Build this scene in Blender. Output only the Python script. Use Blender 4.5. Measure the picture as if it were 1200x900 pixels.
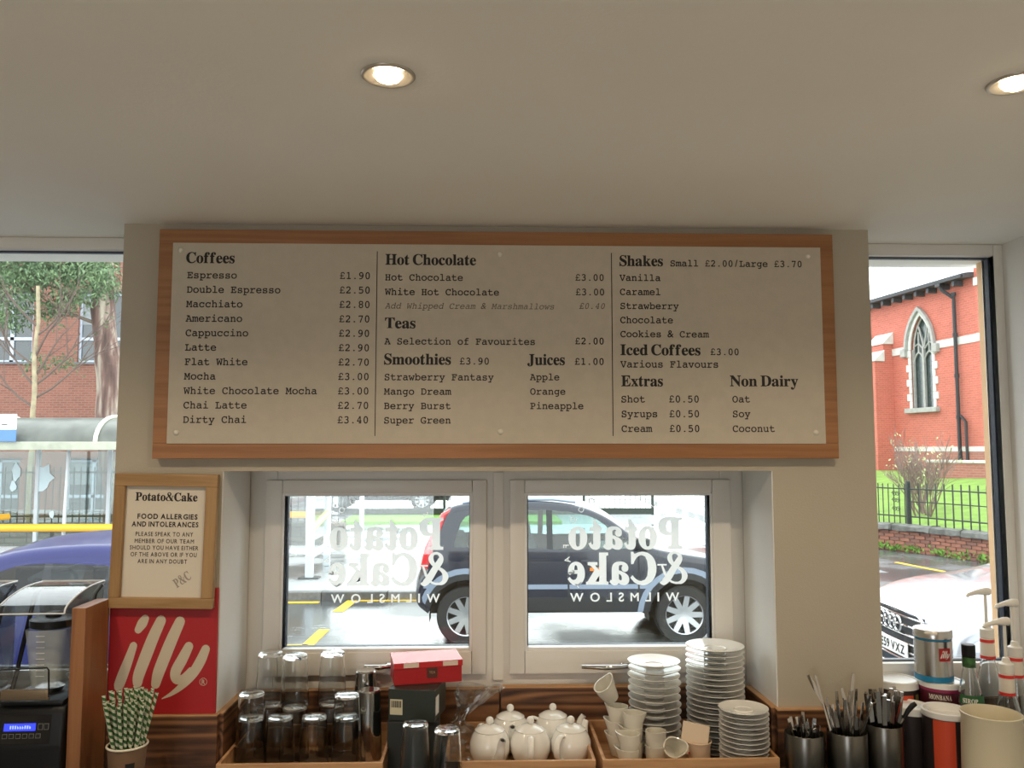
import bpy, bmesh, math, random
from mathutils import Vector, Matrix, Euler
random.seed(7)
C = bpy.context.scene.collection
SC = bpy.context.scene
PI = math.pi
R = math.radians
for o in list(bpy.data.objects): bpy.data.objects.remove(o)

# ---------------------------------------------------------------- camera
ZC = 1.80                                   # eye height above the cafe floor
F = 971.0                                   # focal length in pixels of the 1200x900 frame
PITCH, YAW = math.atan(77/971), math.atan(30/971)
cam = bpy.data.cameras.new('camera'); cam.sensor_width = 36; cam.lens = F/1200*36
cam.clip_start = .02; cam.clip_end = 400
camo = bpy.data.objects.new('camera', cam); C.objects.link(camo)
camo.location = (0, 0, ZC); camo.rotation_euler = (PI/2+PITCH, 0, -YAW)
SC.camera = camo
CM = Euler((PI/2+PITCH, 0, -YAW)).to_matrix()
def ray(px, py): return CM @ Vector(((px-600)/F, (450-py)/F, -1))
def P(px, py, Y):                           # point of the plane y=Y seen at a pixel
    d = ray(px, py); return Vector((0, 0, ZC)) + d*(Y/d.y)
def G(px, py, Z):                           # point of the level z=Z seen at a pixel
    d = ray(px, py); return Vector((0, 0, ZC)) + d*((Z-ZC)/d.z)
def X(px, Y, py=700): return P(px, py, Y).x
def ZP(py, Y, px=600): return P(px, py, Y).z

# ---------------------------------------------------------------- world, exposure
SKY = 4.4
w = bpy.data.worlds.new('overcast_sky'); SC.world = w; w.use_nodes = True
nt = w.node_tree; bg = nt.nodes['Background']
tc = nt.nodes.new('ShaderNodeTexCoord'); nz = nt.nodes.new('ShaderNodeTexNoise'); nz.inputs['Scale'].default_value = 1.6
nz.inputs['Detail'].default_value = 3
cr = nt.nodes.new('ShaderNodeValToRGB'); cr.color_ramp.elements[0].color = (.80, .86, .92, 1); cr.color_ramp.elements[1].color = (1, 1, 1, 1)
nt.links.new(tc.outputs['Generated'], nz.inputs['Vector']); nt.links.new(nz.outputs['Fac'], cr.inputs['Fac'])
nt.links.new(cr.outputs['Color'], bg.inputs['Color']); bg.inputs['Strength'].default_value = SKY
vs = SC.view_settings; vs.view_transform = 'Standard'; vs.look = 'None'; vs.exposure = 0.0; vs.gamma = 1; vs.use_curve_mapping = False
SC.cycles.max_bounces = 12; SC.cycles.transparent_max_bounces = 24; SC.cycles.transmission_bounces = 10
SC.cycles.diffuse_bounces = 5; SC.cycles.glossy_bounces = 5
SC.cycles.caustics_reflective = False; SC.cycles.caustics_refractive = False
SC.cycles.sample_clamp_indirect = 6
SC.cycles.use_denoising = True
CEIL = 2.455
YW, YF, YB, COUNT = 2.40, 2.66, 2.56, .90   # pier face, small windows, big windows, counter top
def lamp(name, kind, loc, energy, color, size=.05, rot=(0, 0, 0), **k):
    l = bpy.data.lights.new(name, kind); l.energy = energy; l.color = color
    if kind == 'AREA': l.size = size
    else: l.shadow_soft_size = size
    for a, v in k.items(): setattr(l, a, v)
    o = bpy.data.objects.new(name, l); o.location = loc; o.rotation_euler = rot; C.objects.link(o); return o
def portal(x0, x1, z0, z1, Y):
    o = lamp('daylight_portal', 'AREA', ((x0+x1)/2, Y, (z0+z1)/2), 1, (1, 1, 1), rot=(-PI/2, 0, 0))
    o.data.shape = 'RECTANGLE'; o.data.size = x1-x0; o.data.size_y = z1-z0; o.data.cycles.is_portal = True
LAMP_E, LAMP_C = 28, (1.0, .80, .56)

# ---------------------------------------------------------------- materials
MATS = {}
def mat(name, col, rough=.6, metal=0, spec=.5, var=0, vscale=8, bump=0, bscale=60, trans=0, ior=1.45, emit=None, es=0, alpha=1, coat=0, col2=None, stretch=None, sheen=0, sss=0):
    if name in MATS: return MATS[name]
    m = bpy.data.materials.new(name); m.use_nodes = True; MATS[name] = m
    n = m.node_tree; b = n.nodes['Principled BSDF']; L = n.links.new
    b.inputs['Base Color'].default_value = (*col, 1); b.inputs['Roughness'].default_value = rough
    b.inputs['Metallic'].default_value = metal; b.inputs['Specular IOR Level'].default_value = spec
    b.inputs['IOR'].default_value = ior; b.inputs['Transmission Weight'].default_value = trans
    b.inputs['Coat Weight'].default_value = coat; b.inputs['Coat Roughness'].default_value = .05
    if emit: b.inputs['Emission Color'].default_value = (*emit, 1); b.inputs['Emission Strength'].default_value = es
    if alpha < 1: b.inputs['Alpha'].default_value = alpha
    tc = mp = None
    if var or bump or col2:
        tc = n.nodes.new('ShaderNodeTexCoord'); mp = n.nodes.new('ShaderNodeMapping')
        L(tc.outputs['Object'], mp.inputs['Vector'])
        if stretch: mp.inputs['Scale'].default_value = stretch
    if var or col2:
        t = n.nodes.new('ShaderNodeTexNoise'); t.inputs['Scale'].default_value = vscale; t.inputs['Detail'].default_value = 6
        L(mp.outputs['Vector'], t.inputs['Vector'])
        r = n.nodes.new('ShaderNodeValToRGB')
        c2 = col2 if col2 else tuple(max(0, c*(1-var)) for c in col)
        r.color_ramp.elements[0].color = (*c2, 1); r.color_ramp.elements[1].color = (*col, 1)
        r.color_ramp.elements[0].position = .35; r.color_ramp.elements[1].position = .65
        L(t.outputs['Fac'], r.inputs['Fac']); L(r.outputs['Color'], b.inputs['Base Color'])
    if bump:
        t = n.nodes.new('ShaderNodeTexNoise'); t.inputs['Scale'].default_value = bscale; t.inputs['Detail'].default_value = 4
        L(mp.outputs['Vector'], t.inputs['Vector'])
        bp = n.nodes.new('ShaderNodeBump'); bp.inputs['Strength'].default_value = bump; bp.inputs['Distance'].default_value = .01
        L(t.outputs['Fac'], bp.inputs['Height']); L(bp.outputs['Normal'], b.inputs['Normal'])
    return m
def pane_mat(name, tint=(.97, .99, .98), ior=1.5, rough=0.0, extra=0.0):
    if name in MATS: return MATS[name]
    m = bpy.data.materials.new(name); m.use_nodes = True; MATS[name] = m; n = m.node_tree; L = n.links.new
    n.nodes.remove(n.nodes['Principled BSDF']); out = n.nodes['Material Output']
    t = n.nodes.new('ShaderNodeBsdfTransparent'); t.inputs['Color'].default_value = (*tint, 1)
    g = n.nodes.new('ShaderNodeBsdfGlossy'); g.inputs['Roughness'].default_value = rough
    x = n.nodes.new('ShaderNodeMixShader'); ge = n.nodes.new('ShaderNodeNewGeometry'); dp = n.nodes.new('ShaderNodeVectorMath'); dp.operation = 'DOT_PRODUCT'
    L(ge.outputs['Normal'], dp.inputs[0]); L(ge.outputs['Incoming'], dp.inputs[1])
    ops = []                                               # Schlick reflectance, the same from both sides of the pane
    for op, v in (('ABSOLUTE', None), ('SUBTRACT', 1), ('POWER', 5), ('MULTIPLY_ADD', None)):
        q = n.nodes.new('ShaderNodeMath'); q.operation = op; ops.append(q)
    L(dp.outputs['Value'], ops[0].inputs[0]); ops[1].inputs[0].default_value = 1; L(ops[0].outputs[0], ops[1].inputs[1])
    L(ops[1].outputs[0], ops[2].inputs[0]); ops[2].inputs[1].default_value = 5
    r0 = ((ior-1)/(ior+1))**2+extra; L(ops[2].outputs[0], ops[3].inputs[0]); ops[3].inputs[1].default_value = 1-r0; ops[3].inputs[2].default_value = r0
    L(ops[3].outputs[0], x.inputs[0])
    L(t.outputs[0], x.inputs[1]); L(g.outputs[0], x.inputs[2]); L(x.outputs[0], out.inputs['Surface']); return m
def wood_mat(name, c_lo, c_hi, grain=(1, 12, 12), rough=.55, bands=14, ns=1.0, pos=(.25, .75), fine=.35, det=2):
    if name in MATS: return MATS[name]
    m = bpy.data.materials.new(name); m.use_nodes = True; MATS[name] = m; n = m.node_tree; L = n.links.new; b = n.nodes['Principled BSDF']
    tc = n.nodes.new('ShaderNodeTexCoord'); mp = n.nodes.new('ShaderNodeMapping'); mp.inputs['Scale'].default_value = grain
    L(tc.outputs['Object'], mp.inputs['Vector'])
    a = n.nodes.new('ShaderNodeTexNoise'); a.inputs['Scale'].default_value = ns; a.inputs['Detail'].default_value = det; a.inputs['Roughness'].default_value = .35
    L(mp.outputs['Vector'], a.inputs['Vector'])
    mu = n.nodes.new('ShaderNodeMath'); mu.operation = 'MULTIPLY'; mu.inputs[1].default_value = bands*2*PI
    si = n.nodes.new('ShaderNodeMath'); si.operation = 'SINE'; L(a.outputs['Fac'], mu.inputs[0]); L(mu.outputs[0], si.inputs[0])
    f = n.nodes.new('ShaderNodeTexNoise'); f.inputs['Scale'].default_value = ns*9; f.inputs['Detail'].default_value = 4; L(mp.outputs['Vector'], f.inputs['Vector'])
    h = n.nodes.new('ShaderNodeMapRange'); h.inputs['From Min'].default_value = -1; L(si.outputs[0], h.inputs[0])
    x = n.nodes.new('ShaderNodeMix'); x.inputs[0].default_value = fine; L(h.outputs[0], x.inputs[2]); L(f.outputs['Fac'], x.inputs[3])
    r = n.nodes.new('ShaderNodeValToRGB'); e = r.color_ramp.elements; e[0].position = pos[0]; e[1].position = pos[1]
    e[0].color = (*c_lo, 1); e[1].color = (*c_hi, 1)
    L(x.outputs[0], r.inputs['Fac']); L(r.outputs['Color'], b.inputs['Base Color']); b.inputs['Roughness'].default_value = rough
    bp = n.nodes.new('ShaderNodeBump'); bp.inputs['Strength'].default_value = .1; bp.inputs['Distance'].default_value = .003
    L(x.outputs[0], bp.inputs['Height']); L(bp.outputs['Normal'], b.inputs['Normal']); return m
def brick_mat(name, c1, c2, mortar, bw=.225, bh=.075, ms=.008, rough=.85, bumpd=.02):
    if name in MATS: return MATS[name]
    m = bpy.data.materials.new(name); m.use_nodes = True; MATS[name] = m; n = m.node_tree; L = n.links.new; b = n.nodes['Principled BSDF']
    tc = n.nodes.new('ShaderNodeTexCoord'); sp = n.nodes.new('ShaderNodeSeparateXYZ'); cb = n.nodes.new('ShaderNodeCombineXYZ')
    ad = n.nodes.new('ShaderNodeMath'); ad.operation = 'ADD'
    L(tc.outputs['Object'], sp.inputs[0]); L(sp.outputs['X'], ad.inputs[0]); L(sp.outputs['Y'], ad.inputs[1])
    L(ad.outputs[0], cb.inputs['X']); L(sp.outputs['Z'], cb.inputs['Y'])
    br = n.nodes.new('ShaderNodeTexBrick'); br.inputs['Scale'].default_value = 1
    br.inputs['Color1'].default_value = (*c1, 1); br.inputs['Color2'].default_value = (*c2, 1); br.inputs['Mortar'].default_value = (*mortar, 1)
    br.inputs['Brick Width'].default_value = bw; br.inputs['Row Height'].default_value = bh; br.inputs['Mortar Size'].default_value = ms
    br.inputs['Mortar Smooth'].default_value = .3
    L(cb.outputs[0], br.inputs['Vector'])
    nz = n.nodes.new('ShaderNodeTexNoise'); nz.inputs['Scale'].default_value = .7; nz.inputs['Detail'].default_value = 5
    L(tc.outputs['Object'], nz.inputs['Vector'])
    mr = n.nodes.new('ShaderNodeMapRange'); mr.inputs['To Min'].default_value = .82; mr.inputs['To Max'].default_value = 1.15
    L(nz.outputs['Fac'], mr.inputs[0])
    mx = n.nodes.new('ShaderNodeMix'); mx.data_type = 'RGBA'; mx.blend_type = 'MULTIPLY'; mx.inputs[0].default_value = 1
    L(br.outputs['Color'], mx.inputs[6]); L(mr.outputs[0], mx.inputs[7]); L(mx.outputs[2], b.inputs['Base Color'])
    bp = n.nodes.new('ShaderNodeBump'); bp.inputs['Strength'].default_value = .4; bp.inputs['Distance'].default_value = bumpd; bp.invert = True
    L(br.outputs['Fac'], bp.inputs['Height']); L(bp.outputs['Normal'], b.inputs['Normal']); b.inputs['Roughness'].default_value = rough
    return m

M_wall = mat('painted_plaster', (.49, .44, .35), .75, var=.04, vscale=3, bump=.08, bscale=180)
M_ceil = mat('ceiling_paint', (.90, .885, .83), .8, var=.03, vscale=2, bump=.06, bscale=120)
M_pvc = mat('white_upvc', (.80, .78, .74), .35)
M_bead = mat('white_glazing_bead', (.86, .86, .85), .3)
M_gasket = mat('black_rubber_gasket', (.03, .04, .06), .5)
M_pane = pane_mat('window_glass')
M_oak = wood_mat('oak_veneer', (.29, .125, .045), (.37, .17, .068), grain=(1.2, 30, 30), rough=.5, bands=3, fine=.6)
M_frameoak = wood_mat('light_oak_frame', (.30, .17, .062), (.40, .24, .10), grain=(30, 30, 2), rough=.5, bands=3, fine=.6)
M_frameoak2 = wood_mat('light_oak_frame_across', (.30, .17, .062), (.40, .24, .10), grain=(2, 30, 30), rough=.5, bands=3, fine=.6)
M_burnt = wood_mat('scorched_pine', (.04, .014, .006), (.34, .155, .065), grain=(.9, 11, 11), rough=.5, bands=8, ns=1.0, pos=(.15, .95), fine=.45, det=3)
M_pine = wood_mat('pale_pine_edge', (.45, .24, .11), (.60, .35, .18), grain=(2, 18, 18), rough=.55, bands=3, fine=.5)
M_tray = wood_mat('tray_ply', (.40, .20, .09), (.56, .32, .155), grain=(2, 24, 24), rough=.5, bands=3, fine=.5)
M_paper = mat('menu_paper', (.56, .50, .405), .75, var=.05, vscale=30, bump=.05, bscale=200)
M_ink = mat('black_ink', (.018, .014, .012), .6)
M_greyink = mat('grey_ink', (.15, .12, .10), .6)
M_white_china = mat('white_china', (.83, .82, .78), .12, coat=.4)
M_steel = mat('brushed_steel', (.62, .60, .57), .25, metal=1)
M_chrome = mat('chrome', (.8, .8, .8), .1, metal=1)
M_blackpl = mat('black_plastic', (.010, .010, .011), .4, spec=.3)
M_whitepl = mat('white_plastic', (.85, .84, .80), .35)
M_glass = mat('drinking_glass', (.97, .99, .99), .02, trans=1, ior=1.47)
M_red = mat('red_print', (.40, .014, .018), .5)
M_blackcard = mat('black_card', (.022, .024, .022), .45)

# ---------------------------------------------------------------- helpers
class MB:
    def __init__(s): s.bm = bmesh.new(); s.M = Matrix.Identity(4)
    def add(s, verts, faces, mi=0):
        vs = [s.bm.verts.new(s.M @ Vector(v)) for v in verts]
        for f in faces:
            try: q = s.bm.faces.new([vs[i] for i in f]); q.material_index = mi
            except ValueError: pass
        return vs
    def box(s, x0, x1, y0, y1, z0, z1, mi=0, bev=0):
        if x0 > x1: x0, x1 = x1, x0
        if y0 > y1: y0, y1 = y1, y0
        if z0 > z1: z0, z1 = z1, z0
        v = [(x, y, z) for z in (z0, z1) for y in (y0, y1) for x in (x0, x1)]
        f = [(0, 2, 3, 1), (4, 5, 7, 6), (0, 1, 5, 4), (2, 6, 7, 3), (0, 4, 6, 2), (1, 3, 7, 5)]
        if not bev: s.add(v, f, mi); return s
        t = bmesh.new(); vs = [t.verts.new(q) for q in v]
        for q in f: t.faces.new([vs[i] for i in q])
        bmesh.ops.bevel(t, geom=t.edges[:], offset=bev, segments=2, affect='EDGES', profile=.6)
        s.merge(t, mi); return s
    def merge(s, t, mi=0):
        t.verts.ensure_lookup_table(); t.verts.index_update()
        s.add([v.co for v in t.verts], [[v.index for v in f.verts] for f in t.faces], mi); t.free()
    def lathe(s, prof, n=32, at=(0, 0, 0), mi=0, close=False, a0=0, a1=2*PI):
        full = abs(a1-a0-2*PI) < 1e-6; cols = n if full else n+1; verts = []; k = len(prof)
        for i in range(cols):
            a = a0+(a1-a0)*i/n
            for r, z in prof: verts.append((at[0]+r*math.cos(a), at[1]+r*math.sin(a), at[2]+z))
        faces = []
        for i in range(n):
            j = (i+1) % cols
            for q in range(k if close else k-1):
                q2 = (q+1) % k; faces.append((i*k+q, j*k+q, j*k+q2, i*k+q2))
        s.add(verts, faces, mi); return s
    def tube(s, pts, r, n=8, caps=True, mi=0):
        pts = [Vector(p) for p in pts]; rs = r if isinstance(r, (list, tuple)) else [r]*len(pts)
        verts = []; prev = None
        for i, p in enumerate(pts):
            d = (pts[min(i+1, len(pts)-1)]-pts[max(i-1, 0)]).normalized()
            if prev is None:
                a = Vector((0, 0, 1)) if abs(d.z) < .9 else Vector((1, 0, 0)); u = d.cross(a).normalized()
            else:
                u = prev-d*prev.dot(d); u = u.normalized() if u.length > 1e-6 else d.orthogonal().normalized()
            prev = u; v = d.cross(u)
            for k in range(n):
                a = 2*PI*k/n; verts.append(p+(u*math.cos(a)+v*math.sin(a))*rs[i])
        faces = [(i*n+k, i*n+(k+1) % n, (i+1)*n+(k+1) % n, (i+1)*n+k) for i in range(len(pts)-1) for k in range(n)]
        if caps: faces += [tuple(range(n))[::-1], tuple(range((len(pts)-1)*n, len(pts)*n))]
        s.add(verts, faces, mi); return s
    def prism(s, poly, y0, y1, mi=0):         # poly in (x,z), extruded along y
        n = len(poly); v = [(x, y0, z) for x, z in poly]+[(x, y1, z) for x, z in poly]
        f = [tuple(range(n)), tuple(range(2*n-1, n-1, -1))]+[(i, i+n, (i+1) % n+n, (i+1) % n) for i in range(n)]
        s.add(v, f, mi); return s
    def grid(s, fn, nu, nv, mi=0, closeu=False):
        v = [fn(i/nu, j/nv) for i in range(nu if closeu else nu+1) for j in range(nv+1)]; k = nv+1; m = nu if closeu else nu+1
        f = [(i*k+j, ((i+1) % m)*k+j, ((i+1) % m)*k+j+1, i*k+j+1) for i in range(nu) for j in range(nv)]
        s.add(v, f, mi); return s
    def ball(s, c, r, n=12, mi=0, sz=1):
        pr = [(r*math.sin(PI*i/(n//2)), -r*sz*math.cos(PI*i/(n//2))) for i in range(n//2+1)]
        s.lathe(pr, n, c, mi); return s
    def build(s, name, m, parent=None, smooth=False, angle=40, weld=True):
        if weld: bmesh.ops.remove_doubles(s.bm, verts=s.bm.verts, dist=1e-5)
        bmesh.ops.recalc_face_normals(s.bm, faces=s.bm.faces)
        me = bpy.data.meshes.new(name); s.bm.to_mesh(me); s.bm.free()
        for q in (m if isinstance(m, (list, tuple)) else [m]): me.materials.append(q)
        if smooth:
            for p in me.polygons: p.use_smooth = True
            try: me.set_sharp_from_angle(angle=R(angle))
            except Exception: pass
        o = bpy.data.objects.new(name, me); C.objects.link(o)
        if parent: o.parent = parent
        return o
def thing(name, label, cat, loc=(0, 0, 0), rz=0, group=None, rot=None):
    o = bpy.data.objects.new(name, None); C.objects.link(o); o.location = loc
    o.rotation_euler = rot if rot else (0, 0, rz); o['label'] = label; o['category'] = cat
    if group: o['group'] = group
    return o
def tag(o, label, cat, group=None, kind=None, loc=None, rot=None):
    o['label'] = label; o['category'] = cat
    if group: o['group'] = group
    if kind: o['kind'] = kind
    if loc is not None: o.location = loc
    if rot is not None: o.rotation_euler = rot
    return o
def struct(o, loc=None):
    o['kind'] = 'structure'
    if loc is not None: o.location = loc
    return o
def dup(root, loc, rot, label, group=None):
    def cp(o, par):
        c = o.copy(); C.objects.link(c); c.parent = par
        for ch in KIDS.get(o.name) or [x for x in o.children]: cp(ch, c)
        return c
    r = cp(root, None); r.location = loc; r.rotation_euler = rot; r['label'] = label
    if group: r['group'] = group
    return r
KIDS = {}
def clone(o, parent, loc, rot=None, name=None):
    c = o.copy(); C.objects.link(c); c.parent = parent; c.location = loc
    if rot is not None: c.rotation_euler = rot
    return c
ORD = ['', 'topmost', 'second', 'third', 'fourth', 'fifth', 'sixth', 'seventh', 'eighth', 'ninth', 'tenth', 'eleventh', 'twelfth', 'thirteenth', 'fourteenth', 'fifteenth', 'sixteenth', 'seventeenth', 'eighteenth', 'nineteenth', 'twentieth', 'twenty-first', 'twenty-second', 'twenty-third', 'twenty-fourth']

# ---- lettering
_g = {}
_gc = bpy.data.curves.new('glyph', 'FONT'); _gc.resolution_u = 3; _gc.space_line = 3
_go = bpy.data.objects.new('glyph', _gc); C.objects.link(_go)
def bake_glyphs(keys):
    keys = [k for k in dict.fromkeys(keys) if k not in _g]
    for bold in dict.fromkeys(k[1] for k in keys):      # one text object per weight, one glyph per line
        chs = [k[0] for k in keys if k[1] == bold]
        _gc.body = '\n'.join(chs); _gc.offset = bold; bpy.context.view_layer.update()
        me = bpy.data.meshes.new_from_object(_go.evaluated_get(bpy.context.evaluated_depsgraph_get()))
        for ch in chs: _g[(ch, bold)] = ([], [])
        co = [v.co for v in me.vertices]; mp = {}
        for p in me.polygons:
            k = max(0, min(len(chs)-1, int(round(-(sum(co[i].y for i in p.vertices)/len(p.vertices)-.3)/3)))); V, Fc = _g[(chs[k], bold)]; q = []
            for i in p.vertices:
                if i not in mp: mp[i] = len(V); V.append((co[i].x, co[i].y+3*k))
                q.append(mp[i])
            Fc.append(q)
        bpy.data.meshes.remove(me)
def glyph(ch, bold=0.0):
    if (ch, bold) not in _g: bake_glyphs([(ch, bold)])
    return _g[(ch, bold)]
def mch(c, style):
    if style == 'mono':
        if 'A' <= c <= 'Z': return chr(0x1D670+ord(c)-65)
        if 'a' <= c <= 'z': return chr(0x1D68A+ord(c)-97)
        if c.isdigit(): return chr(0x1D7F6+ord(c)-48)
    if style == 'bold':
        if 'A' <= c <= 'Z': return chr(0x1D400+ord(c)-65)
        if 'a' <= c <= 'z': return chr(0x1D41A+ord(c)-97)
        if c.isdigit(): return chr(0x1D7CE+ord(c)-48)
    return c
BM = .014
bake_glyphs([(mch(c, 'mono'), BM) for c in 'EspresoDublMachitAnCLFWy£HTSgOPVIkxX1234567890fwSNRJK&/v'] + [(mch(c, 'mono'), 0) for c in 'AdWhipeCramMslow&04'] +
    [(mch(c, 'bold'), .012) for c in 'CofesHtholaTSmiJuckIdExrNnDyP'] + [(mch(c, 'bold'), b) for c in 'PotaCke' for b in (.018, .022)] +
    [(c, .032) for c in 'FODALERGISNTC'] + [(c, .02) for c in 'PLEASKTONYMBRFUHDVIW'] + [(c, .012) for c in 'SLOWFDAT'] + [(c, .02) for c in 'WILMSO'] + [(c, 0) for c in 'MWH'])
def spline(pts, n=6, closed=False):
    out = []; L = len(pts); rng = range(L if closed else L-1)
    g = (lambda i: pts[i % L]) if closed else (lambda i: pts[max(0, min(L-1, i))])
    for i in rng:
        a, b, c, d = g(i-1), g(i), g(i+1), g(i+2)
        for k in range(n):
            t = k/n; out.append(tuple(.5*((2*b[j])+(-a[j]+c[j])*t+(2*a[j]-5*b[j]+4*c[j]-d[j])*t*t+(-a[j]+3*b[j]-3*c[j]+d[j])*t**3) for j in range(len(b))))
    if not closed: out.append(tuple(pts[-1]))
    return out
def brush(pts, n=6, rnd=True):               # pts (x, y, width) -> (verts2d, faces)
    p = spline(pts, n); V = []; Fc = []
    for i, (x, y, wd) in enumerate(p):
        a, b = p[max(0, i-1)], p[min(len(p)-1, i+1)]; dx, dy = b[0]-a[0], b[1]-a[1]; l = math.hypot(dx, dy) or 1
        nx, ny = -dy/l*wd/2, dx/l*wd/2; V += [(x+nx, y+ny), (x-nx, y-ny)]
    Fc = [[2*i, 2*i+1, 2*i+3, 2*i+2] for i in range(len(p)-1)]
    if rnd:
        for e, sgn in ((0, -1), (len(p)-1, 1)):
            x, y, wd = p[e]; q = p[1] if e == 0 else p[-2]; dx, dy = (x-q[0]), (y-q[1]); l = math.hypot(dx, dy) or 1; dx /= l; dy /= l
            b = len(V); ring = []
            for k in range(7):
                a = -PI/2+PI*k/6; V.append((x+(dx*math.cos(a)-dy*math.sin(a))*wd/2, y+(dy*math.cos(a)+dx*math.sin(a))*wd/2)); ring.append(b+k)
            Fc.append(ring)
    return V, Fc
def join2(parts):
    V, Fc = [], []
    for v, f in parts:
        b = len(V); V += list(v); Fc += [[i+b for i in q] for q in f]
    return V, Fc
def flatten(V, Fc, rows=90):                  # union of overlapping strokes as horizontal slices
    y0, y1 = min(v[1] for v in V), max(v[1] for v in V); h = (y1-y0)/rows; oV, oF = [], []
    for k in range(rows):
        y = y0+(k+.5)*h; iv = []
        for f in Fc:
            xs = []; n = len(f)
            for i in range(n):
                a, b = V[f[i]], V[f[(i+1) % n]]
                if (a[1] > y) != (b[1] > y): xs.append(a[0]+(b[0]-a[0])*(y-a[1])/(b[1]-a[1]))
            xs.sort(); iv += [(xs[i], xs[i+1]) for i in range(0, len(xs)-1, 2)]
        iv.sort(); mg = []
        for a, b in iv:
            if mg and a <= mg[-1][1]+1e-6: mg[-1][1] = max(mg[-1][1], b)
            else: mg.append([a, b])
        for a, b in mg:
            q = len(oV); oV += [(a, y-h/2), (b, y-h/2), (b, y+h/2), (a, y+h/2)]; oF.append([q, q+1, q+2, q+3])
    return oV, oF
AMP = join2([brush([(.70, .02, .05), (.62, .03, .14), (.50, .14, .17), (.36, .34, .16), (.22, .52, .15), (.20, .62, .10), (.28, .69, .06), (.40, .68, .07), (.46, .58, .13), (.40, .46, .10), (.28, .38, .06), (.14, .29, .10), (.08, .17, .15), (.14, .05, .10), (.28, .01, .05), (.44, .05, .05), (.56, .17, .06), (.62, .30, .06), (.66, .40, .05)]), brush([(.54, .42, .04), (.78, .42, .04)], rnd=False)])
AMP = flatten(*AMP)
POUND = flatten(*join2([brush([(.47, .49, .10), (.42, .57, .085), (.31, .60, .08), (.22, .55, .085), (.19, .46, .085), (.22, .30, .085), (.20, .14, .085), (.12, .04, .07)]), brush([(.10, .035, .08), (.30, .035, .08), (.50, .035, .08)]), brush([(.09, .29, .07), (.40, .29, .07)]), brush([(.51, .04, .085), (.51, .11, .07)])]), 70)
DOT = brush([(.27, .05, .11), (.33, .05, .11)])
def text2d(s, style, bold=0.0, track=0.0):
    V, Fc = [], []; x = 0
    for ch in s:
        if style == 'mono':
            if ch == ' ': x += .6; continue
            if ch == '£': g = POUND
            elif ch == '.': g = DOT
            else: g = glyph(mch(ch, style), bold)
            ox = x
            if ch in '&/': 
                xs = [v[0] for v in g[0]]; ox = x+.3-(min(xs)+max(xs))/2
            adv = .6
        else:
            if ch == ' ': x += .22+track; continue
            g = AMP if (ch == '&' and style == 'bold') else glyph(mch(ch, style), bold)
            xs = [v[0] for v in g[0]]
            ox = x-min(xs); adv = max(xs)-min(xs)+.035+track
            if style == 'sans': adv += .045
        if style == 'bold' and ch == 'T':
            g = glyph(mch(ch, style), 0); g = flatten(*join2([([(v[0]-.012, v[1]) for v in g[0]], g[1]), ([(v[0]+.012, v[1]) for v in g[0]], g[1])]), 90)
        if style == 'sans' and ch in 'MWH' and bold:
            g = glyph(ch, 0); g = flatten(*join2([([(v[0]-bold, v[1]) for v in g[0]], g[1]), ([(v[0]+bold, v[1]) for v in g[0]], g[1])]), 40)
        b = len(V); V += [(v[0]+ox, v[1]) for v in g[0]]; Fc += [[i+b for i in f] for f in g[1]]; x += adv
    return V, Fc, x
def letter_obj(name, s, style, m, parent, x0, x1, z, h, y, bold=0.0, mirror=False, slant=0, fitx=True, track=0, capem=None, rot=0):
    """lettering on a plane facing -y: x0..x1 extent, z the baseline, h the em size"""
    V, Fc, adv = text2d(s, style, bold, track); xs = [v[0] for v in V]; a, b = min(xs), max(xs)
    if style == 'mono': a, b = 0, adv
    sx = (x1-x0)/(b-a) if fitx else h; mb = MB(); pts = []
    for v in V:
        u = (v[0]-a)*sx; t = v[1]*h; u += slant*t
        if mirror: u = (x1-x0)-u
        if rot: u, t = u*math.cos(rot)-t*math.sin(rot), u*math.sin(rot)+t*math.cos(rot)
        pts.append((x0+u, y, z+t))
    mb.add(pts, Fc); return mb.build(name, m, parent, weld=False)
def flat2d(name, V, Fc, m, parent, fx, y):
    mb = MB(); mb.add([(fx(v)[0], y, fx(v)[1]) for v in V], Fc); return mb.build(name, m, parent, weld=False)
ILLY = [  # strokes in the sign's own 0..1 square (x right, y up): x, y, width
 [(.265, .765, .07), (.30, .82, .092), (.325, .862, .075)],
 [(.225, .62, .070), (.185, .50, .085), (.135, .36, .098), (.105, .275, .095), (.10, .255, .085)],
 [(.475, .845, .095), (.41, .70, .108), (.345, .53, .112), (.285, .36, .105), (.275, .29, .090)],
 [(.655, .835, .095), (.59, .69, .108), (.53, .54, .112), (.47, .38, .108), (.445, .275, .085)],
 [(.745, .61, .085), (.69, .50, .10), (.63, .385, .10), (.64, .315, .085), (.70, .325, .07), (.77, .40, .05)],
 [(.905, .585, .080), (.86, .48, .095), (.79, .365, .09), (.70, .265, .065), (.60, .19, .038), (.51, .145, .008)]]
def illy_logo(name, m, parent, x0, z0, sz, y, bend=None):
    V, Fc = flatten(*join2([brush(p) for p in ILLY]), 60); mb = MB()
    if bend: mb.add([bend(x0+v[0]*sz, z0+v[1]*sz) for v in V], Fc)
    else: mb.add([(x0+v[0]*sz, y, z0+v[1]*sz) for v in V], Fc)
    return mb.build(name, m, parent, weld=False)
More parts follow.
